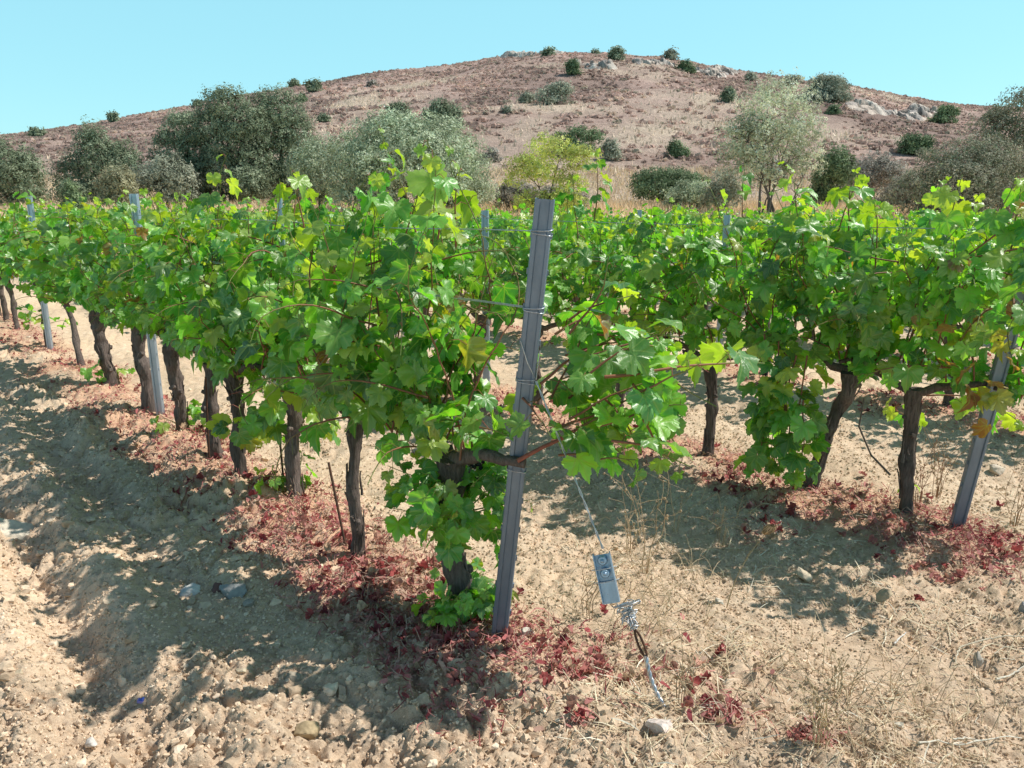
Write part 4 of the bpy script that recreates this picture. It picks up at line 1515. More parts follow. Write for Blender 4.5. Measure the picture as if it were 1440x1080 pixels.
for i, ((px, py), par) in enumerate(zip(front_px, tr_par)):
    q = flat(px, py)
    root = vine_root(q[0], q[1], FR_LAB[i], GF)
    v = Vine(300 + i, hi=i < 8)
    v.make_trunk(**par)
    if i == 0:
        v.canopy(15, (-.08, .44), .66, (.75, 1.1), 1.60, .21, 8, (.06, .112), dz=(.68, 1.35), dl=(.3, .6))
        v.filter(lambda p, s_: p[2] > .74 and p[1] < .33)
        # shoots thrown past the post toward the camera's right
        def go(p_px, off, d, ln, grav, **k):
            p = w2l(root, at_dist(p_px[0], p_px[1], A0, off))
            d2 = np.array([d[0], d[1], 0])
            c, s = math.cos(-ROWANG), math.sin(-ROWANG)
            dl = np.array([c * d2[0] - s * d2[1], s * d2[0] + c * d2[1], d[2]])
            return v.shoot(p, dl, ln, grav, **k)
        cane = Geo()
        v.canes.append(cane)
        go((728, 648), -.02, (.75, -.1, .55), .42, .02, skip=.45, cane=(.27, .085, .055), r=.0075, wob=.07, part=cane, lsize=(.07, .11))
        go((790, 600), .05, (1, .2, .35), .46, .10, lsize=(.06, .125))
        go((800, 560), .15, (.8, .5, .5), .52, .14, lsize=(.06, .11))
        go((775, 620), .2, (1, .3, .12), .45, .12, lsize=(.06, .11))
        go((785, 640), .1, (1, -.05, .05), .30, .05, lsize=(.06, .105))
        cane2 = Geo()
        v.canes.append(cane2)
        go((760, 540), .05, (.55, .2, .75), .40, .05, lsize=(.08, .13), cane=(.26, .10, .06), r=.005, part=cane2)
        cane3 = Geo()
        v.canes.append(cane3)
        go((850, 530), .12, (1, .05, .12), .62, .03, lsize=(.08, .125), skip=.15, cane=(.30, .11, .06), r=.0055, wob=.06, part=cane3, young=.35)
        for (a, b, of, dx, dz_, ln) in ((800, 590, .05, .9, .5, .42), (815, 540, .02, .8, .7, .40), (840, 600, .1, 1, .2, .40), (800, 470, .12, .6, .6, .38), (830, 500, .15, .9, .2, .45), (790, 650, .0, .8, .0, .32), (860, 620, .05, .9, -.1, .30), (775, 560, .18, .5, .6, .5), (880, 560, .1, .9, .3, .35)):
            go((a, b), of, (dx, .1, dz_), ln * .85, .16, lsize=(.05, .098), wob=.2)
        for (a, b, of, dx, dz_, ln) in ((795, 500, .2, .5, .3, .32), (820, 540, .25, .5, .1, .34), (800, 450, .2, .5, .3, .30), (840, 470, .22, .6, -.1, .34), (870, 500, .2, .4, -.3, .36), (850, 560, .15, .5, -.4, .3), (810, 600, .2, .6, -.3, .3), (890, 540, .18, .3, -.5, .34), (780, 470, .3, .5, .4, .3), (905, 590, .12, .2, -.5, .24)):
            go((a, b), of, (dx, .1, dz_), ln, .16, lsize=(.055, .108), wob=.2)
        go((740, 580), .12, (.5, .6, .6), .45, .16, lsize=(.08, .13))
        go((735, 560), .0, (.2, -.4, -.1), .2, .1, lsize=(.06, .10))
        go((640, 600), -.05, (.3, -.5, .1), .35, .2, lsize=(.07, .12))
        # suckers: a leafy collar half way up, a tuft at the foot
        v.suckers(26, .46, .20, (.12, .23), (.052, .088), .09, .0, .9)
        v.suckers(34, .06, .14, (.10, .17), (.045, .075), .04, .05, 1.4)
        v.filter(clear_of_post(root))
        grapes(root, (.05, -.12, .62), 60, 1)
    else:
        ns = 13 if i < 8 else 12
        low = .85 if 3 <= i <= 7 else .62
        v.canopy(ns, (-.44, .44), .64, (.78, 1.12), (1.66 if i < 3 else 1.56 if i < 5 else 1.48), .21, 10 if i < 8 else 11, (.06, .118), dz=(low, 1.38), dl=(.3, .7 if i in (1, 8, 9) else .48))
        v.filter(lambda p, s_: abs(p[1]) < .34)
        for _q in range(3 if i < 9 else 1):
            v.shoot((v.rng.uniform(-.4, .4), v.rng.normal(0, .06), 1.15), (v.rng.normal(0, .2), v.rng.normal(0, .15), 1), v.rng.uniform(.4, .62), 0, lsize=(.055, .10), young=.3, wob=.1)
        if 3 <= i <= 7:
            v.filter(lambda p, s_: p[2] > .62 + .06 * math.sin(p[0] * 9 + i))
        if i == 1:
            v.filter(lambda p, s_: p[2] > .62 + .08 * math.sin(p[0] * 8) and p[1] < .33)
            cane = Geo()
            v.canes.append(cane)
            v.shoot((-.12, -.16, .66), (.15, -.12, 1), .75, 0, cane=(.30, .10, .06), r=.0055, wob=.07, part=cane, skip=.35)
            for (a, b) in ((590, 300), (560, 320), (640, 300), (615, 290)):
                p = w2l(root, at_dist(a, b, A0, .05))
                v.shoot(p - np.array([0, 0, .12]), (v.rng.normal(0, .2), .0, 1), .34, .0, lsize=(.09, .13), young=.45, wob=.1)
            v.filter(clear_of_post(root))
        if i == 2:
            v.filter(lambda p, s_: p[2] > .58)
            v.suckers(5, .40, .15, (.2, .34), (.07, .11), .08, .05, .1)
            v.suckers(4, .12, .12, (.14, .22), (.05, .08), .05, .25, .8)
            v.filter(clear_of_post(root))
        if i == 3:
            v.suckers(2, .14, .05, (.08, .12), (.03, .05), .03, .2)
            for (a, b) in ((425, 258), (410, 268)):
                p = w2l(root, at_dist(a, b, A0, .0))
                v.shoot(p - np.array([0, 0, .22]), (v.rng.normal(0, .1), 0, 1), .34, .0, lsize=(.06, .095), young=.3, wob=.1, dens=1.4)
        if i == 5:
            v.suckers(5, .09, .18, (.14, .24), (.06, .095), .05, .25, .6)
        if i == 7:
            v.suckers(4, .09, .1, (.12, .2), (.05, .085), .04, .15, .8)
        if i == 9:
            v.suckers(3, .25, .1, (.2, .3), (.06, .1), .1, .2, .3)
    v.finish(root)

# continuing front row beyond the left edge of the photo (its shade and its tops still read from a step aside)
far_src = []


def far_vine_source(seed):
    v = Vine(seed, hi=False)
    v.make_trunk(r=RS(seed).uniform(.034, .05), h=.64, lean=(RS(seed).normal(0, .05), 0))
    v.canopy(13, (-.45, .45), .66, (.62, 1.0), RS(seed).uniform(1.22, 1.46), .28, 12, (.06, .108), dz=(.65, 1.3), dl=(.35, .65))
    for _q in range(seed % 4):
        v.shoot((v.rng.normal(0, .3), 0, 1.2), (v.rng.normal(0, .2), 0, 1), .45, 0, lsize=(.06, .10), young=.4)
    return v


def copy_thing(src, loc, rz, label, group):
    r = src.copy()
    COL.objects.link(r)
    r.location = loc
    r.rotation_euler = (0, 0, rz)
    r["label"], r["group"] = label, group
    for ch in src.children:
        c = ch.copy()
        COL.objects.link(c)
        c.parent = r
    return r


# ------------------------------------------------------------------ second row
G2 = "grapevines of the second row"
row2 = [
    # (u, trunk params, label)
    (-.50, dict(r=.037, h=.66, lean=(.03, .0), wob=.012), "grapevine with straight banded trunk beside the second row's end post"),
    (.05, dict(r=.042, h=.68, lean=(-.18, .02), wob=.03, head=1.3), "grapevine with a dark slanting trunk behind long hanging shoots"),
    (.72, dict(r=.035, h=.62, lean=(.0, .0), wob=.012), "grapevine with upright dark trunk standing free, third in the second row"),
]
for i, (uu, par, lab) in enumerate(row2):
    q = RC(uu, RSP)
    root = vine_root(q[0], q[1], lab, G2)
    v = Vine(400 + i, hi=True)
    v.make_trunk(**par)

    def at2(px, py, off=0.0):
        return w2l(root, at_dist(px, py, RC(0, RSP), off))
    v.canopy(15, (-.46, .46), .70, (.68, .98), 1.46, .28, 12, (.06, .115), dz=(.75, 1.35), dl=(.3, .6))
    v.filter(lambda p, s_: abs(p[1]) < .37 and p[2] > .58)
    if i == 0:
        for (a, b) in ((1330, 290), (1380, 285), (1420, 290), (1450, 300), (1500, 330)):
            v.shoot(at2(a, b, 0) - np.array([0, 0, .30]), (v.rng.normal(0, .15), 0, 1), .45, 0, lsize=(.08, .12), young=.25, wob=.1)
        for (a, b, ln) in ((1400, 330, .5), (1430, 350, .5), (1455, 330, .5), (1425, 420, .35), (1450, 430, .4), (1400, 430, .3), (1470, 380, .5)):
            v.shoot(at2(a, b, -.22), (v.rng.normal(0, .2), .15, -.15), ln, .2, lsize=(.065, .11), wob=.15)
        v.shoot((.12, -.06, .55), (.3, -.4, -.2), .42, .1, lsize=(.07, .11), young=.2)
        v.shoot((.0, -.06, .62), (-.4, -.3, .1), .5, .2, lsize=(.07, .11), young=.3)
        v.shoot((-.2, -.05, .75), (-.8, -.2, .2), .5, .2, lsize=(.08, .12))
        v.suckers(3, .12, .1, (.08, .16), (.035, .06), .06, .3)
        # a few yellowed and dead leaves by the post
        for k in range(16):
            p = at2(1385 + v.rng.normal(0, 30), 500 + v.rng.normal(0, 55), -.12)
            v.leaf(p, v.rng.normal(size=3) + [0, -.6, .6], [v.rng.normal(0, .4), 0, -1], v.rng.uniform(.07, .11), (YELL if v.rng.uniform() < .5 else DRY)[v.rng.randint(0, 2)])
        cane = Geo()
        v.canes.append(cane)
        pth = [at2(1252, 668, -.08), at2(1225, 640, -.1), at2(1208, 600, -.1), at2(1215, 560, -.08)]
        tube(cane, pth, [.006, .005, .005, .004], 6, (.13, .10, .08), caps=False)
    if i == 1:
        # long shoots hanging to the ground in front of the row
        for (a, b, ln) in ((1075, 470, .62), (1095, 480, 1.0), (1120, 500, 1.0), (1105, 530, .95), (1085, 540, .9), (1130, 560, .85), (1110, 580, .8), (1135, 500, .7)):
            p = at2(a, b, -.30)
            v.shoot(p, (.02, -.05, -.9), ln * 1.12, .16, lsize=(.07, .12), young=.22, wob=.07, dens=1.2)
        cane = Geo()
        v.canes.append(cane)
        tube(cane, [at2(1075, 500, -.25), at2(1090, 535, -.28), at2(1105, 560, -.28), at2(1107, 590, -.28)], [.006, .005, .005, .004], 6, (.28, .10, .06), caps=False)
        for (a, b) in ((1200, 262), (1175, 275), (1240, 300)):
            v.shoot(at2(a, b, 0) - np.array([0, 0, .32]), (v.rng.normal(0, .15), 0, 1), .45, 0, lsize=(.07, .11), young=.4, wob=.1)
    if i == 2:
        for (a, b) in ((1048, 240), (1090, 262), (1130, 285), (1150, 290)):
            v.shoot(at2(a, b, .05) - np.array([0, 0, .40]), (v.rng.normal(0, .1), 0, 1), .46, 0, lsize=(.06, .10), young=.4, wob=.08, dens=1.2)
        v.suckers(1, .08, .03, (.06, .1), (.03, .05), .03, .3)
        grapes(root, (-.28, -.12, .68), 60, 2)
        grapes(root, (.3, -.12, .70), 60, 3)
    v.finish(root)

# next vines of the second row, still sharp enough for full leaves
more2 = [
    (1.50, "second-row grapevine seen right behind the leaning front post's foot", 5),
    (2.30, "second-row grapevine beside the slim steel post", 6),
    (3.1, "second-row grapevine left of the slim steel post, behind front row leaves", 7),
    (3.9, "second-row grapevine glimpsed between front-row trunks, right of the rusty rods", 8),
]
for uu, lab, sd in more2:
    q = RC(uu, RSP)
    root = vine_root(q[0], q[1], lab, G2)
    v = Vine(430 + sd, hi=True)
    v.make_trunk(r=.04, h=.64, lean=(v.rng.normal(0, .05), 0))
    v.canopy(14, (-.45, .45), .68, (.62, .95), 1.36, .28, 11, (.055, .108), dz=(.7, 1.3), dl=(.35, .6))
    if sd == 5:
        for (a, b) in ((838, 205), (815, 245), (800, 265)):
            p = w2l(root, at_dist(a, b, RC(0, RSP), .2))
            v.shoot(p - np.array([0, 0, .52]), (v.rng.normal(0, .06), 0, 1), .58, 0, lsize=(.06, .10), young=.35, wob=.06, dens=1.15)
    v.finish(root)

# ------------------------------------------------------------------ remaining vines: copies of eight low-detail plants
sources, placed = [], []
spots = []
u = to_row(*flat(26, 466)[:2])[0] + .8
while u < 13.5:
    spots.append((0, u, 0.0))
    u += .8
for k in range(1, 8):
    u = (4.7 if k == 1 else -1.48 - .74 * (k - 2))
    while True:
        p = RC(u, RSP * k)
        if p[1] > FIELD_Y:
            break
        a = p[0] / p[1]
        if -.86 < a < .80:
            spots.append((k, u, p[0]))
        u += .80
rngs = RS(881)
GR = {0: ("grapevine of the front row past the thin leaning trunk at the left edge", "grapevines continuing the front row"),
      1: ("leafy second-row grapevine hidden behind the front row up to its top", "grapevines of the second row, farther part"),
      2: ("grapevine of the third row, seen over and under the second row's leaves", "grapevines of the third row"),
      3: ("grapevine of the fourth row, in the green mass behind the third", "grapevines of the fourth row"),
      4: ("grapevine of the fifth row, only sunlit leaf tops showing", "grapevines of the fifth row"),
      5: ("grapevine of the sixth row, a strip of leaf tops near the dry grass", "grapevines of the sixth row"),
      6: ("grapevine of the rearmost rows just before the strip of dry grass", "grapevines of the rearmost rows"),
      7: ("grapevine of the rearmost rows just before the strip of dry grass", "grapevines of the rearmost rows")}
for i, (k, uu, _) in enumerate(spots):
    lab, grp = GR[k]
    p = RC(uu + rngs.normal(0, .05), RSP * k + rngs.normal(0, .03))
    loc = (p[0], p[1], gz(p[0], p[1]) - rngs.uniform(0, .06))
    rz = ROWANG + (math.pi if rngs.uniform() < .5 else 0) + rngs.normal(0, .05)
    si = i % 10
    if len(sources) < 10:
        root = empty("grapevine", loc, rz, lab, "grapevine", grp)
        far_vine_source(500 + si).finish(root)
        sources.append(root)
    else:
        # vary which source follows which
        src = sources[rngs.randint(0, 10)]
        r_ = copy_thing(src, loc, rz, lab, grp)
        if k >= 3:
            r_.scale = (1, 1, .93)

# ------------------------------------------------------------------ rusty rods
for (x0, y0, x1, y1, lab) in ((487, 777, 462, 650, "nearest thin rusty rod stuck beside the knobbly trunk"), (400, 690, 388, 560, "middle rusty rod beside the leaf-wrapped trunk"), (295, 657, 289, 530, "farthest rusty rod beside the stumpy brown trunk")):
    b = flat(x0, y0)
    t = at_dist(x1, y1, b[:2] - 0)
    t = np.array([t[0], t[1], t[2]])
    b[2] = gz(b[0], b[1])
    g = Geo()
    n = 14
    s = np.linspace(-.12, 1, n)[:, None]
    tube(g, (t - b)[None] * s, .0062, 8, noise=.08, seed=3)
    o = g.build("rusty_rod", M['rust'])
    o.location = tuple(b)
    tag(o, lab, "rod", "rusty iron rods beside the vines")

# ------------------------------------------------------------------ guy wire, tensioner, anchor rod
T0 = P1f(1.03) + P1nx * .034
G0 = flat(940, 1012)
G0[2] = gz(G0[0], G0[1])
line = G0 - T0
Lt = np.linalg.norm(line)
ld = line / Lt


def along_px(py):
    s = np.linspace(0, 1, 400)
    P = T0[None] + line[None] * s[:, None]
    return s[np.argmin(np.abs(proj(P)[1] - py))]


s_t0, s_t1, s_r = along_px(772), along_px(848), along_px(886)
ctr = T0 + line * (s_t0 + s_t1) / 2
side = np.cross(ld, np.array([0, 1.0, 0.25]))
side /= np.linalg.norm(side)
nrm = np.cross(side, ld)
if nrm[1] > 0:
    nrm, side = -nrm, -side
ld0, side0 = ld.copy(), side.copy()
_a = R(-10)
ld, side = ld0 * math.cos(_a) - side0 * math.sin(_a), side0 * math.cos(_a) + ld0 * math.sin(_a)
Rm = np.stack([side, ld, nrm], 1)
tl = (s_t1 - s_t0) * Lt * .86
ctr = ctr + side * .024
troot = empty("wire_tensioner", ctr, 0, "blue-grey metal tensioner plate on the guy wire", "tensioner")
g = Geo()
box(g, (0, 0, -.006), (.050, tl, .003), Rm)
for sg in (-1, 1):
    box(g, side * sg * .0265 + nrm * .005, (.003, tl, .026), Rm)
g.build("housing", M['zinc'], troot, smooth=False)
for k, yy in enumerate((-.36, -.10)):
    b = Geo()
    c = ld * tl * yy
    tube(b, [c - nrm * .004, c + nrm * .016, c + nrm * .020], [.016, .016, .012], 18)
    box(b, c + nrm * .022, (.010, .010, .006), Rm)
    rl = b.build("roller", M['zinc'], troot)
    w = Geo()
    a0 = c + ld * .026 - side * .040 + nrm * .006
    tube(w, [a0, a0 + side * .025 + nrm * .016, a0 + side * .055 + nrm * .018, a0 + side * .082 + nrm * .004], .0016, 6)
    w.build("clip_wire", M['wire'], rl)
g = Geo()
box(g, ld * tl * .28 + nrm * .006, (.049, tl * .40, .004), Rm)
g.build("cover_plate", M['zinc'], troot, smooth=False)

# guy wire in two runs plus the wrapped end
ld, side = ld0, side0
g = Geo()
n = 60
s = np.linspace(0, s_t0, n)
base = T0[None] + line[None] * s[:, None]
for ph in (0, math.pi):
    a = np.linspace(0, 38, n) + ph
    tube(g, base + .0022 * (np.cos(a)[:, None] * side[None] + np.sin(a)[:, None] * nrm[None]), .0019, 6)
wr = empty("guy_wire", T0, 0, "twin-strand guy wire from the leaning post down to the tensioner", "wire")
o = g.build("strand", M['wire'], wr)
o.matrix_parent_inverse = Matrix.Translation(-Vector(T0))
g = Geo()
rngw = RS(77)
ctr2 = T0 + line * (s_t1 + s_r) / 2
for k in range(7):
    n = 46
    f = np.linspace(0, 1, n)
    sp = s_t1 + (s_r - s_t1) * f - .004
    rad = (.030 * (1 - f) ** 1.2 + .010) * rngw.uniform(.65, 1.1)
    a = f * rngw.uniform(7, 26) * rngw.choice([-1, 1]) + rngw.uniform(0, 6.28) + np.cumsum(rngw.normal(0, .35, n))
    rad = rad * (1 + .35 * np.sin(f * rngw.uniform(8, 20) + k))
    P = T0[None] + line[None] * sp[:, None] + rad[:, None] * (np.cos(a)[:, None] * side[None] + .6 * np.sin(a)[:, None] * nrm[None])
    tube(g, P, .0017, 5)
for k in range(14):
    c = T0 + line * rngw.uniform(s_t1 + .01, s_r)
    d = side * rngw.normal() + nrm * abs(rngw.normal()) * .6 + ld * rngw.normal() * .5
    d /= np.linalg.norm(d)
    tube(g, [c, c + d * .02, c + d * .035 + ld * .01], .0015, 5)
o = g.build("wrapped_end", M['wire'], wr)
o.matrix_parent_inverse = Matrix.Translation(-Vector(T0))
# wire on the post: a slanting loose end between two ties
g = Geo()
a1, a2, a3 = P1f(1.16) - P1nx * .030 - P1ny * .004, P1f(1.09) + P1nx * .0 - P1ny * .006, P1f(1.035) + P1nx * .033 - P1ny * .003
tube(g, [a1, (a1 + a2) / 2, a2, (a2 + a3) / 2, a3, a3 + P1ax * .10 + P1nx * .003], .0019, 6)
o = g.build("loose_end", M['wire'], wr)
o.matrix_parent_inverse = Matrix.Translation(-Vector(T0))

# anchor rod with an eye, rising from the soil
ar = empty("anchor_rod", G0, 0, "twisted steel anchor rod with an eye, rising from the soil", "anchor")
R1 = T0 + line * s_r
g = Geo()
n = 40
f = np.linspace(-.12, 1.0, n)
P = G0[None] + (R1 + ld * .085 - G0)[None] * f[:, None] + (np.sin(np.clip(f, 0, 1) * math.pi) * .012)[:, None] * side[None]
for ph in (0, math.pi):
    a = np.linspace(0, 30, n) + ph
    tube(g, P + .0036 * (np.cos(a)[:, None] * side[None] + np.sin(a)[:, None] * nrm[None]), .0048, 7, noise=.05)
o = g.build("shaft", M['wire'], ar)
o.matrix_parent_inverse = Matrix.Translation(-Vector(G0))
g = Geo()
cc = R1 + ld * .045
lp = [cc + ld * .045 * math.cos(a) + side * .0085 * math.sin(a) for a in np.linspace(0, 2 * math.pi, 26)]
tube(g, lp, .0042, 7)
o = g.build("eye", M['rust'], ar)
o.matrix_parent_inverse = Matrix.Translation(-Vector(G0))


# ------------------------------------------------------------------ stones and scraps
def stone(px, py, w, h, col, label, seed, name="stone", flatness=.7, cuts=14, group="stones lying on the soil", sink=.3, elong=1.0, mat='stone'):
    rng = RS(seed)
    q = flat(px, py)
    d = q[1] * CP + CAMZ * SP
    k = d / 1080
    V, F = ICO3
    V = V.copy()
    for i in range(cuts):
        dd = rng.normal(size=3)
        dd /= np.linalg.norm(dd)
        t = V @ dd
        V = V - np.maximum(t - rng.uniform(.42, .78), 0)[:, None] * dd[None]
    V = V * (1 + .06 * noise3(V[:, 0] * 9, V[:, 1] * 9 + seed, V[:, 2] * 9))[:, None] * (1 + .10 * noise3(V[:, 0] * 4 + seed, V[:, 1] * 4, V[:, 2] * 4))[:, None]
    V = V * np.array([w * k * .55 * elong, w * k * .45, h * k * .62 * (1 if flatness > .5 else .6)])
    g = Geo()
    g.add(V, F, col)
    o = g.build(name, M[mat], smooth=seed % 2 == 0)
    o.location = (q[0], q[1], gz(q[0], q[1]) + h * k * (.5 - sink) + .012)
    o.rotation_euler = (rng.normal(0, .15), rng.normal(0, .15), rng.uniform(-.5, .5))
    tag(o, label, "stone", group)
    return o


stone(6, 737, 74, 26, (.62, .55, .44), "large flat pale stone cut by the left edge", 600)
stone(268, 824, 38, 20, (.62, .60, .56), "white rounded stone lying in the vine shade, left of a grey one", 602)
stone(330, 832, 44, 30, (.30, .30, .29), "grey blocky stone lying beside the white rounded stone", 604)
stone(304, 826, 22, 18, (.17, .09, .08), "small dark red stone wedged between white and grey stones", 606)
stone(928, 1050, 40, 32, (.68, .58, .52), "angular whitish stone at the foot of the anchor rod", 607, cuts=12, sink=.2)
stone(409, 946, 26, 26, (.36, .31, .24), "grey-tan stone at the edge of the lowest shade patch", 608)
stone(428, 1018, 36, 30, (.42, .32, .19), "tan upright clod-like stone near the bottom, left of centre", 610)
stone(740, 898, 22, 16, (.64, .57, .48), "pale stone chip just right of the leaning post's foot", 612)
stone(128, 1026, 20, 16, (.62, .58, .52), "small white stone near the bottom left", 614)
stone(1128, 808, 30, 16, (.56, .46, .33), "tan rounded stone at the lower edge of the second row's shade", 616)
stone(1242, 838, 26, 18, (.46, .36, .24), "brown lump with a shaded side on the bare right soil", 618)
stone(1440, 860, 18, 26, (.32, .31, .31), "grey stone cut by the right edge", 620)
stone(1376, 930, 22, 22, (.36, .32, .27), "dark grey stone ringed by dry stems at right", 622)
stone(1012, 845, 18, 12, (.64, .56, .46), "pale flake left of the dead flower head's stalk base", 624)
stone(340, 938 + 0, 20, 14, (.50, .42, .30), "tan lump between shade patches near the lower left", 626)
stone(350, 850 - 4, 20, 14, (.33, .30, .26), "small brown-grey stone in front of the grey blocky stone", 628)
stone(20, 960, 26, 24, (.45, .38, .27), "rough tan stone at the far lower left", 630)
stone(1400, 660, 26, 16, (.56, .47, .37), "pale stone on the soil right of the second row's end post", 632)
stone(700, 612 + 20, 12, 8, (.50, .47, .44), "small grey stone behind the front row under the lowest wire", 634)

q = flat(196, 976)
g = Geo()
box(g, (0, 0, .012), (.016, .012, .012), rand_rot(RS(4), 1)[0], (.10, .14, .55))
box(g, (.008, .004, .016), (.008, .010, .006), rand_rot(RS(6), 1)[0], (.12, .18, .6))
o = g.build("plastic_scrap", M['plastic'], smooth=False)
o.location = (q[0], q[1], gz(q[0], q[1]) + .01)
tag(o, "tiny blue plastic scrap on the tilled soil at lower left", "litter")

# ------------------------------------------------------------------ loose soil, litter, straw
def make_clods():
    rng = RS(901)
    g = Geo()
    n = 70000
    y = 1.0 + 8.5 * rng.uniform(0, 1, n) ** 1.5
    x = rng.uniform(-1, 1, n) * (y * .80 + .5)
    u, nn = to_row(x, y)
    left = sstep(.6, -.4, nn)
    keep = rng.uniform(0, 1, n) < (.35 + .65 * left) * (.55 + .6 * np.clip(fbm2(x * 1.3, y * 1.3, 91, 2) + .3, 0, 1))
    x, y, left = x[keep], y[keep], left[keep]
    n = len(x)
    r = .0042 * (rng.uniform(0.007, 1, n) ** -.42) * (.72 + .45 * left)
    r = np.minimum(r, .034)
    z = ground_smooth(x, y)
    # sit on the displaced soil (same noise as the ground sheet)
    z = z + soil_bump(x, y) + r * .12
    var = []
    for s in range(14):
        V, F = ICO1
        rr = RS(920 + s)
        W = V * (1 + rr.uniform(-.34, .34, (len(V), 1)))
        for i in range(5):
            d = rr.normal(size=3)
            d /= np.linalg.norm(d)
            W = W - np.maximum(W @ d - rr.uniform(.35, .75), 0)[:, None] * d[None]
        W = W * np.array([1, rr.uniform(.7, 1), rr.uniform(.55, .9)])
        var.append(W)
    vi = rng.randint(0, 14, n)
    base = np.array([[.65, .49, .345], [.73, .56, .405], [.53, .395, .275], [.79, .63, .47], [.69, .525, .37]])
    c = base[rng.randint(0, 5, n)] * rng.uniform(.8, 1.12, (n, 1))
    pale = rng.uniform(0, 1, n) < .012
    c[pale] = np.array([.74, .64, .50])
    ROT = rand_rot(rng, n)
    rz = rng.uniform(0, 6.28, n)
    for k in range(14):
        s = np.where(vi == k)[0]
        ca, sa = np.cos(rz[s])[:, None], np.sin(rz[s])[:, None]
        T = var[k]
        X = T[None, :, 0] * ca - T[None, :, 1] * sa
        Y = T[None, :, 0] * sa + T[None, :, 1] * ca
        V = np.stack([x[s, None] + X * r[s, None], y[s, None] + Y * r[s, None], z[s, None] + T[None, :, 2] * r[s, None]], -1)
        F = ICO1[1][None] + (np.arange(len(s)) * len(T))[:, None, None]
        g.add(V.reshape(-1, 3), F.reshape(-1, 3), np.repeat(c[s], len(T), 0))
    # fine crumbs
    n = 110000
    y = 1.0 + 5.0 * rng.uniform(0, 1, n) ** 1.5
    x = rng.uniform(-1, 1, n) * (y * .80 + .4)
    keep = rng.uniform(0, 1, n) < .3 + .9 * np.clip(fbm2(x * 2.2, y * 2.2, 97, 2) + .4, 0, 1)
    x, y = x[keep], y[keep]
    n = len(x)
    r = rng.uniform(.0022, .0062, n) * (.8 + .12 * y)
    z = ground_smooth(x, y) + soil_bump(x, y) + r * .3
    T = ICO0[0][None] * rng.uniform(.55, 1.25, (n, 12, 1))
    V = np.stack([x, y, z], -1)[:, None, :] + T * r[:, None, None]
    c = base[rng.randint(0, 5, n)] * rng.uniform(.75, 1.15, (n, 1))
    F = ICO0[1][None] + (np.arange(n) * 12)[:, None, None]
    g.add(V.reshape(-1, 3), F.reshape(-1, 3), np.repeat(c, 12, 0))
    o = g.build("soil_clods", M['clod'], smooth=False)
    o["kind"] = "stuff"
    tag(o, "crumbled dry tan soil clods scattered over the tilled ground", "soil")


def strips(g, x, y, z, ln, wd, cols, rng, lift=.01, flatz=.25, curl=.35):
    """short curled strips (stems, leaf scraps): three quads each"""
    n = len(x)
    a = rng.uniform(0, 6.28, n)
    d = np.stack([np.cos(a), np.sin(a), rng.normal(0, flatz, n)], -1)
    w = np.stack([-np.sin(a), np.cos(a), rng.normal(0, .4, n)], -1) * (wd / 2)[:, None]
    bend = rng.normal(0, curl, (n, 1)) * w / (wd / 2)[:, None] + np.stack([np.zeros(n), np.zeros(n), rng.uniform(-.1, .5, n) * curl], -1)
    p0 = np.stack([x, y, z + lift], -1)
    V = []
    for k, t in enumerate((-.5, -.17, .17, .5)):
        c = p0 + d * (ln * t)[:, None] + bend * (ln * (.25 - t * t))[:, None]
        ww = w * (1 if k in (1, 2) else .45)
        V += [c - ww, c + ww]
    V = np.stack(V, 1)
    f = np.array([[0, 1, 3, 2], [2, 3, 5, 4], [4, 5, 7, 6]])
    F = f[None] + (np.arange(n) * 8)[:, None, None]
    g.add(V.reshape(-1, 3), F.reshape(-1, 4), np.repeat(cols, 8, 0))


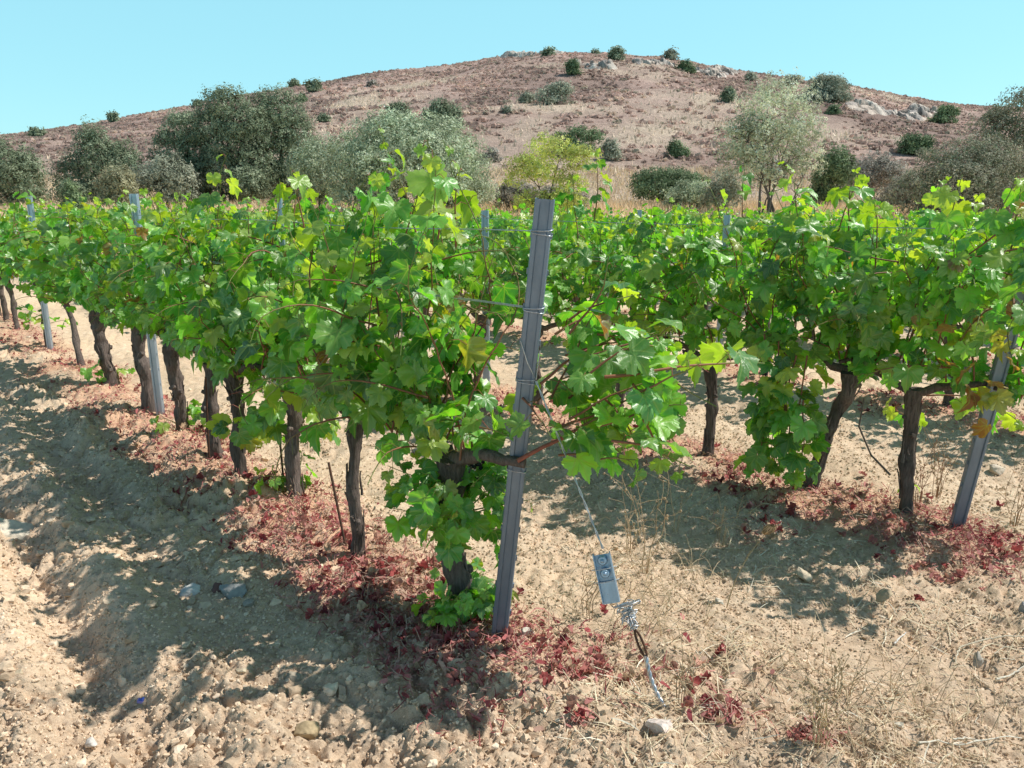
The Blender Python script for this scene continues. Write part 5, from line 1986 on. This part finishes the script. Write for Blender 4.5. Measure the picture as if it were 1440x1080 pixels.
def make_litter():
    rng = RS(931)
    g = Geo()
    n = 150000
    y = 1.2 + 10 * rng.uniform(0, 1, n) ** 1.6
    x = rng.uniform(-.85, .85, n) * (y + .3)
    m = red_mask(x, y)
    keep = rng.uniform(0, 1, n) < m * 1.45
    x, y = x[keep], y[keep]
    # loose clumps out of the strips, as around the anchor
    ex, ey = [], []
    for (px, py, rad, cnt) in ((830, 945, 34, 120), (790, 958, 30, 40), (1020, 1022, 36, 120), (1150, 1040, 30, 80), (870, 905, 60, 60), (630, 912, 60, 260), (590, 885, 50, 120), (1040, 690, 50, 160), (1330, 770, 80, 320), (1400, 785, 60, 260), (1260, 762, 50, 140), (1080, 735, 60, 140), (720, 990, 90, 60), (960, 960, 80, 90), (820, 1030, 20, 25), (440, 760, 90, 300), (560, 830, 90, 500), (520, 860, 50, 220), (350, 720, 50, 140)):
        for i in range(cnt):
            q = flat(px + rng.normal(0, rad * .6), min(1075, py + rng.normal(0, rad * .28)))
            ex.append(q[0])
            ey.append(q[1])
    x, y = np.concatenate([x, ex]), np.concatenate([y, ey])
    n = len(x)
    z = ground_smooth(x, y) + soil_bump(x, y)
    pal = np.array([[.54, .19, .17], [.62, .29, .24], [.42, .10, .095], [.26, .055, .06], [.62, .42, .30], [.66, .51, .36], [.40, .26, .17]])
    tone = np.clip(.42 + .7 * fbm2(x * 1.6, y * 1.6, 95, 2), 0, .999)
    idx = np.clip((tone * 7 + rng.normal(0, 2.1, n)).astype(int), 0, 6)
    idx = np.array([3, 2, 0, 1, 1, 4, 5])[idx]
    pal = pal * np.array([.92, .86, .93])
    c = pal[idx] * rng.uniform(.75, 1.2, (n, 1))
    leafy = rng.uniform(0, 1, n) < .34
    ln = np.where(leafy, rng.uniform(.012, .034, n), rng.uniform(.02, .09, n))
    wd = np.where(leafy, rng.uniform(.007, .018, n), rng.uniform(.0018, .0042, n))
    strips(g, x, y, z + rng.uniform(0, .02, n), ln, wd, c, rng, .006, .55, .7)
    m = 700
    pick = rng.choice(n, m, replace=False)
    pick = np.concatenate([pick, n - 1 - rng.randint(0, len(ex), 300)])
    m = len(pick)
    lc = np.array([[.36, .08, .075], [.50, .19, .16], [.24, .05, .055], [.58, .32, .24], [.60, .42, .28]])[rng.choice(5, m, p=[.25, .28, .14, .18, .15])] * rng.uniform(.75, 1.2, (m, 1))
    put_leaves(g, np.stack([x[pick], y[pick], z[pick] + rng.uniform(.006, .03, m)], -1), np.stack([rng.normal(0, .6, m), rng.normal(0, .6, m), np.ones(m)], -1), rng.normal(size=(m, 3)), rng.uniform(.018, .048, m), lc, DEADLEAF, rng)
    o = g.build("leaf_litter", M['litter'])
    o["kind"] = "stuff"
    tag(o, "dry red and pinkish dead leaves and stems along the vine rows", "litter")


def make_straw():
    rng = RS(941)
    g = Geo()
    n = 17000
    y = 1.05 + 3.2 * rng.uniform(0, 1, n) ** 1.3
    x = rng.uniform(-.2, 1.0, n) * (y * .85 + .2)
    d = np.clip(fbm2(x * 1.5, y * 1.5, 96, 3) + .15 + .55 * sstep(.15, 1.1, x) * sstep(2.9, 1.5, y) - .25 * sstep(.4, -.3, x), 0, 1)
    keep = rng.uniform(0, 1, n) < d
    x, y = x[keep], y[keep]
    n = len(x)
    z = ground_smooth(x, y) + soil_bump(x, y)
    c = np.array([[.70, .58, .39], [.78, .68, .49], [.58, .45, .29], [.86, .79, .64], [.50, .36, .22]])[rng.choice(5, n, p=[.3, .25, .22, .1, .13])] * rng.uniform(.85, 1.1, (n, 1))
    strips(g, x, y, z, rng.uniform(.02, .14, n), rng.uniform(.0016, .0042, n), c, rng, .010, .3, .25)
    # long fine tangle near the guy wire and at the lower right
    m = 420
    px = np.concatenate([rng.normal(905, 60, m // 2), rng.normal(1230, 120, m // 2)])
    py = np.concatenate([rng.normal(850, 60, m // 2), rng.normal(1010, 60, m // 2)])
    for a, b in zip(px, py):
        q = flat(a, min(b, 1100))
        h = rng.uniform(.03, .14)
        dd = rng.normal(0, 1, 2)
        dd /= np.linalg.norm(dd)
        ln = rng.uniform(.05, .2)
        zz = gz(q[0], q[1]) + float(soil_bump(q[0], q[1]))
        P = [[q[0] + dd[0] * ln * t, q[1] + dd[1] * ln * t, zz - .005 + h * math.sin(min(1, t * 1.25) * math.pi * .6)] for t in np.linspace(0, 1, 6)]
        tube(g, P, np.linspace(.0014, .0007, 6), 4, np.array([.66, .51, .33]) * rng.uniform(.7, 1.25), caps=False)
    o = g.build("straw", M['straw'])
    o["kind"] = "stuff"
    tag(o, "pale dry straw and fine stems lying on the bare soil", "straw")


make_clods()
make_litter()
make_straw()


# ------------------------------------------------------------------ dry weeds one can count
def weed(px, py, height, label, seed, col=(.56, .41, .25), nst=5, spread=.35, forks=3, name="dry_weed", seeds=True):
    rng = RS(seed)
    q = flat(px, py)
    g = Geo()
    root = empty(name, (q[0], q[1], gz(q[0], q[1])), 0, label, "weed", "dead weeds standing in the soil")
    heads = g
    for i in range(nst):
        d = np.array([rng.normal(0, spread), rng.normal(0, spread), 1])
        P = shoot_path(rng, (rng.normal(0, .015), rng.normal(0, .015), -.02 + .1), d, height * rng.uniform(.6, 1), .05, .03, .10)
        P = np.vstack([[P[0][0] * .6, P[0][1] * .6, -.03], P])
        tube(g, P, np.linspace(.0019, .0009, len(P)), 5, np.asarray(col) * rng.uniform(.8, 1.2), caps=False)
        for k in range(forks):
            b = P[rng.randint(max(1, len(P) // 3), len(P))]
            d2 = d + rng.normal(0, .7, 3)
            P2 = shoot_path(rng, b, d2, height * rng.uniform(.15, .4), .03, .025, .12)
            if len(P2) < 2:
                continue
            tube(g, P2, np.linspace(.0013, .0006, len(P2)), 4, np.asarray(col) * rng.uniform(.8, 1.25), caps=False)
            if seeds:
                heads.add(ICO1[0] * rng.uniform(.003, .006) * np.array([1, 1, 1.3]) + P2[-1], ICO1[1], (.46, .33, .2))
    g.build("stalks", M['straw'], root)
    return root


weed(905, 800, .48, "tall branching dead weed just behind the tensioner plate", 701, nst=5, spread=.22)
weed(885, 770, .30, "thin tangled dead weed left of the tensioner's wire", 702, nst=6, spread=.5)
weed(948, 742, .34, "sparse dead weed in the second row's shade, right of the guy wire", 703, nst=4, spread=.6)
weed(1010, 760, .26, "low dead weed spreading flat stems over the shaded soil", 704, nst=5, spread=1.1)
weed(1316, 705, .42, "brown dead weed between the second row's first trunk and end post", 705, (.40, .23, .13), nst=7, spread=.25)
weed(1290, 715, .30, "short reddish dead weed at the foot of the banded trunk", 706, (.42, .20, .13), nst=6, spread=.3)
weed(1425, 740, .34, "pale brown dead weed at the right edge past the end post", 707, (.46, .30, .18), nst=7, spread=.35)
weed(1150, 1060, .17, "bushy straw-coloured dead weed at the bottom right", 708, (.70, .55, .34), nst=14, spread=.4)
weed(1180, 980, .11, "small dead weed above the bottom-right one", 709, (.70, .55, .35), nst=7, spread=.5)
weed(955, 1000, .18, "small dead weed beside the anchor rod's foot", 710, nst=6, spread=.5)
weed(830, 870, .22, "wispy dead weed left of the tensioner, above the red leaves", 711, (.46, .31, .19), nst=5, spread=.5)
weed(610, 800, .18, "pinkish dead weed left of the thick old trunk", 712, (.42, .22, .16), nst=8, spread=.6)
weed(540, 790, .20, "reddish dead weed right of the knobbly trunk", 713, (.40, .19, .14), nst=8, spread=.6)
weed(430, 750, .18, "reddish dead weed in the shaded litter near the middle rod", 714, (.34, .15, .12), nst=8, spread=.6)

# wild carrot head on a leaning stalk
q = flat(1020, 848)
root = empty("wild_carrot", (q[0], q[1], gz(q[0], q[1])), 0, "dead wild carrot with a closed tan nest-like flower head", "flower")
top = at_y(1075, 752, q[1] + .05)
tp = top - np.array(root.location)
g = Geo()
s = np.linspace(0, 1, 14)[:, None]
P = tp[None] * s + np.array([-.02, 0, .02])[None] * np.sin(s * math.pi) - np.array([0, 0, .03]) * (1 - s)
tube(g, P, np.linspace(.0026, .0017, 14), 6, (.50, .38, .22), caps=False)
b = P[8]
tube(g, [b, b + np.array([.01, 0, .03]), b + np.array([.018, -.01, .055])], .0012, 5, (.46, .33, .2), caps=False)
g.build("stalk", M['straw'], root)
g = Geo()
rng = RS(720)
ax = (P[-1] - P[-2]) / np.linalg.norm(P[-1] - P[-2])
for i in range(46):
    a = rng.uniform(0, 6.28)
    rr = rng.uniform(.5, 1)
    pts = []
    for t in np.linspace(0, 1, 7):
        r_ = .026 * rr * math.sin(min(1.0, t * 1.15) * math.pi * .78)
        pts.append(P[-1] + ax * t * .048 + np.array([math.cos(a) * r_, math.sin(a) * r_ * .9, 0]))
    tube(g, pts, [.0014, .0016, .0018, .0018, .0018, .002, .0022], 4, np.array([.44, .30, .16]) * rng.uniform(.7, 1.35), caps=False)
g.build("flower_head", M['straw'], root)

# pale sticks on the right soil
def stick(pts_px, r, col, label, seed, name="dry_stick"):
    rng = RS(seed)
    P = []
    for (a, b) in pts_px:
        q = flat(a, b)
        P.append([q[0], q[1], gz(q[0], q[1]) + float(soil_bump(q[0], q[1])) * .5 + .016 + rng.uniform(0, .01)])
    P = np.array(P)
    t = np.linspace(0, 1, len(P))
    tt = np.linspace(0, 1, 16)
    Q = np.stack([np.interp(tt, t, P[:, k]) for k in range(3)], -1) + rng.normal(0, .0012, (16, 3))
    g = Geo()
    tube(g, Q - Q[0], np.linspace(r, r * .55, 16), 7, col, noise=.15, seed=seed)
    o = g.build(name, M['straw'])
    o.location = tuple(Q[0])
    tag(o, label, "stick", "dry sticks and stems on the right soil")


stick([(1258, 902), (1266, 895), (1275, 886)], .0034, (.78, .75, .70), "short white stick in the middle of the right soil", 801)
stick([(1350, 908), (1385, 902), (1415, 900), (1445, 902)], .0032, (.66, .58, .44), "long pale stem lying along the right edge, the upper one", 802)
stick([(1350, 908), (1346, 920), (1343, 932)], .0030, (.68, .60, .46), "short pale stem end pointing down beside the long upper one", 803)
stick([(1402, 955), (1420, 948), (1442, 938)], .0038, (.72, .66, .54), "pale forked stem lying at the right edge, the lower one", 804)
stick([(1398, 920), (1410, 914), (1425, 913)], .0026, (.68, .60, .46), "small curved pale stem between the two long right stems", 805)
stick([(1405, 930), (1425, 932)], .003, (.70, .62, .48), "straight pale stub right of the dark grey stone", 806)
stick([(1290, 1062), (1315, 1052), (1350, 1056), (1400, 1046), (1436, 1040)], .0032, (.74, .68, .56), "long whitish stem along the bottom right corner", 807)
stick([(1335, 1050), (1360, 1044), (1380, 1048)], .003, (.76, .70, .58), "short whitish stem piece above the long bottom one", 808)
stick([(940, 778), (1000, 770), (1060, 775)], .0022, (.50, .37, .22), "thin tan stem lying across the second row's shade", 809)
stick([(905, 745), (960, 700), (1010, 672)], .0018, (.50, .37, .22), "long thin arching straw right of the guy wire", 810)
stick([(0, 1001), (20, 1003), (45, 998)], .0028, (.30, .22, .15), "small brown twig at the lower left edge", 811)

# ------------------------------------------------------------------ light
SUN_EL = R(53)
sd = np.array([.985, .175])
sd /= np.linalg.norm(sd)
world = bpy.data.worlds.new("World")
S.world = world
world.use_nodes = True
nt = world.node_tree
nt.nodes.clear()
wo = nt.nodes.new("ShaderNodeOutputWorld")
bg = nt.nodes.new("ShaderNodeBackground")
sky = nt.nodes.new("ShaderNodeTexSky")
sky.sky_type = 'NISHITA'
sky.sun_disc = False
sky.sun_elevation = SUN_EL
sky.sun_rotation = math.atan2(sd[0], sd[1])
sky.air_density = 1.0
sky.dust_density = 0.6
sky.ozone_density = 1.6
# bright hazy band low over the land, deeper and dimmer blue overhead
tcw = nt.nodes.new("ShaderNodeTexCoord")
sepw = nt.nodes.new("ShaderNodeSeparateXYZ")
L(nt, tcw.outputs['Generated'], sepw.inputs[0])
hz = ramp(nt, sepw.outputs[2], [(0.0, (.62, .62, .62)), (0.24, (.66, .66, .66)), (0.42, (0, 0, 0))])
hi = ramp(nt, sepw.outputs[2], [(0.22, (0.98, 1.0, 1.0)), (0.5, (0.62, 0.60, 0.60))])
tint = mixc(nt, 1.0, sky.outputs[0], (0.98, 1.20, 1.10), 'MULTIPLY')
tint = mixc(nt, 1.0, tint, hi, 'MULTIPLY')
tint = mixc(nt, hz, tint, (2.75, 6.1, 6.9))
L(nt, tint, bg.inputs[0])
bg.inputs[1].default_value = 0.15
L(nt, bg.outputs[0], wo.inputs[0])

sl = bpy.data.lights.new("sun", 'SUN')
sl.energy = 5.0
sl.angle = R(0.53)
sl.color = (1.0, 0.95, 0.88)
so = bpy.data.objects.new("sun", sl)
COL.objects.link(so)
dirv = Vector((sd[0] * math.cos(SUN_EL), sd[1] * math.cos(SUN_EL), math.sin(SUN_EL)))
so.rotation_euler = dirv.to_track_quat('Z', 'Y').to_euler()
so.location = (20, 10, 30)
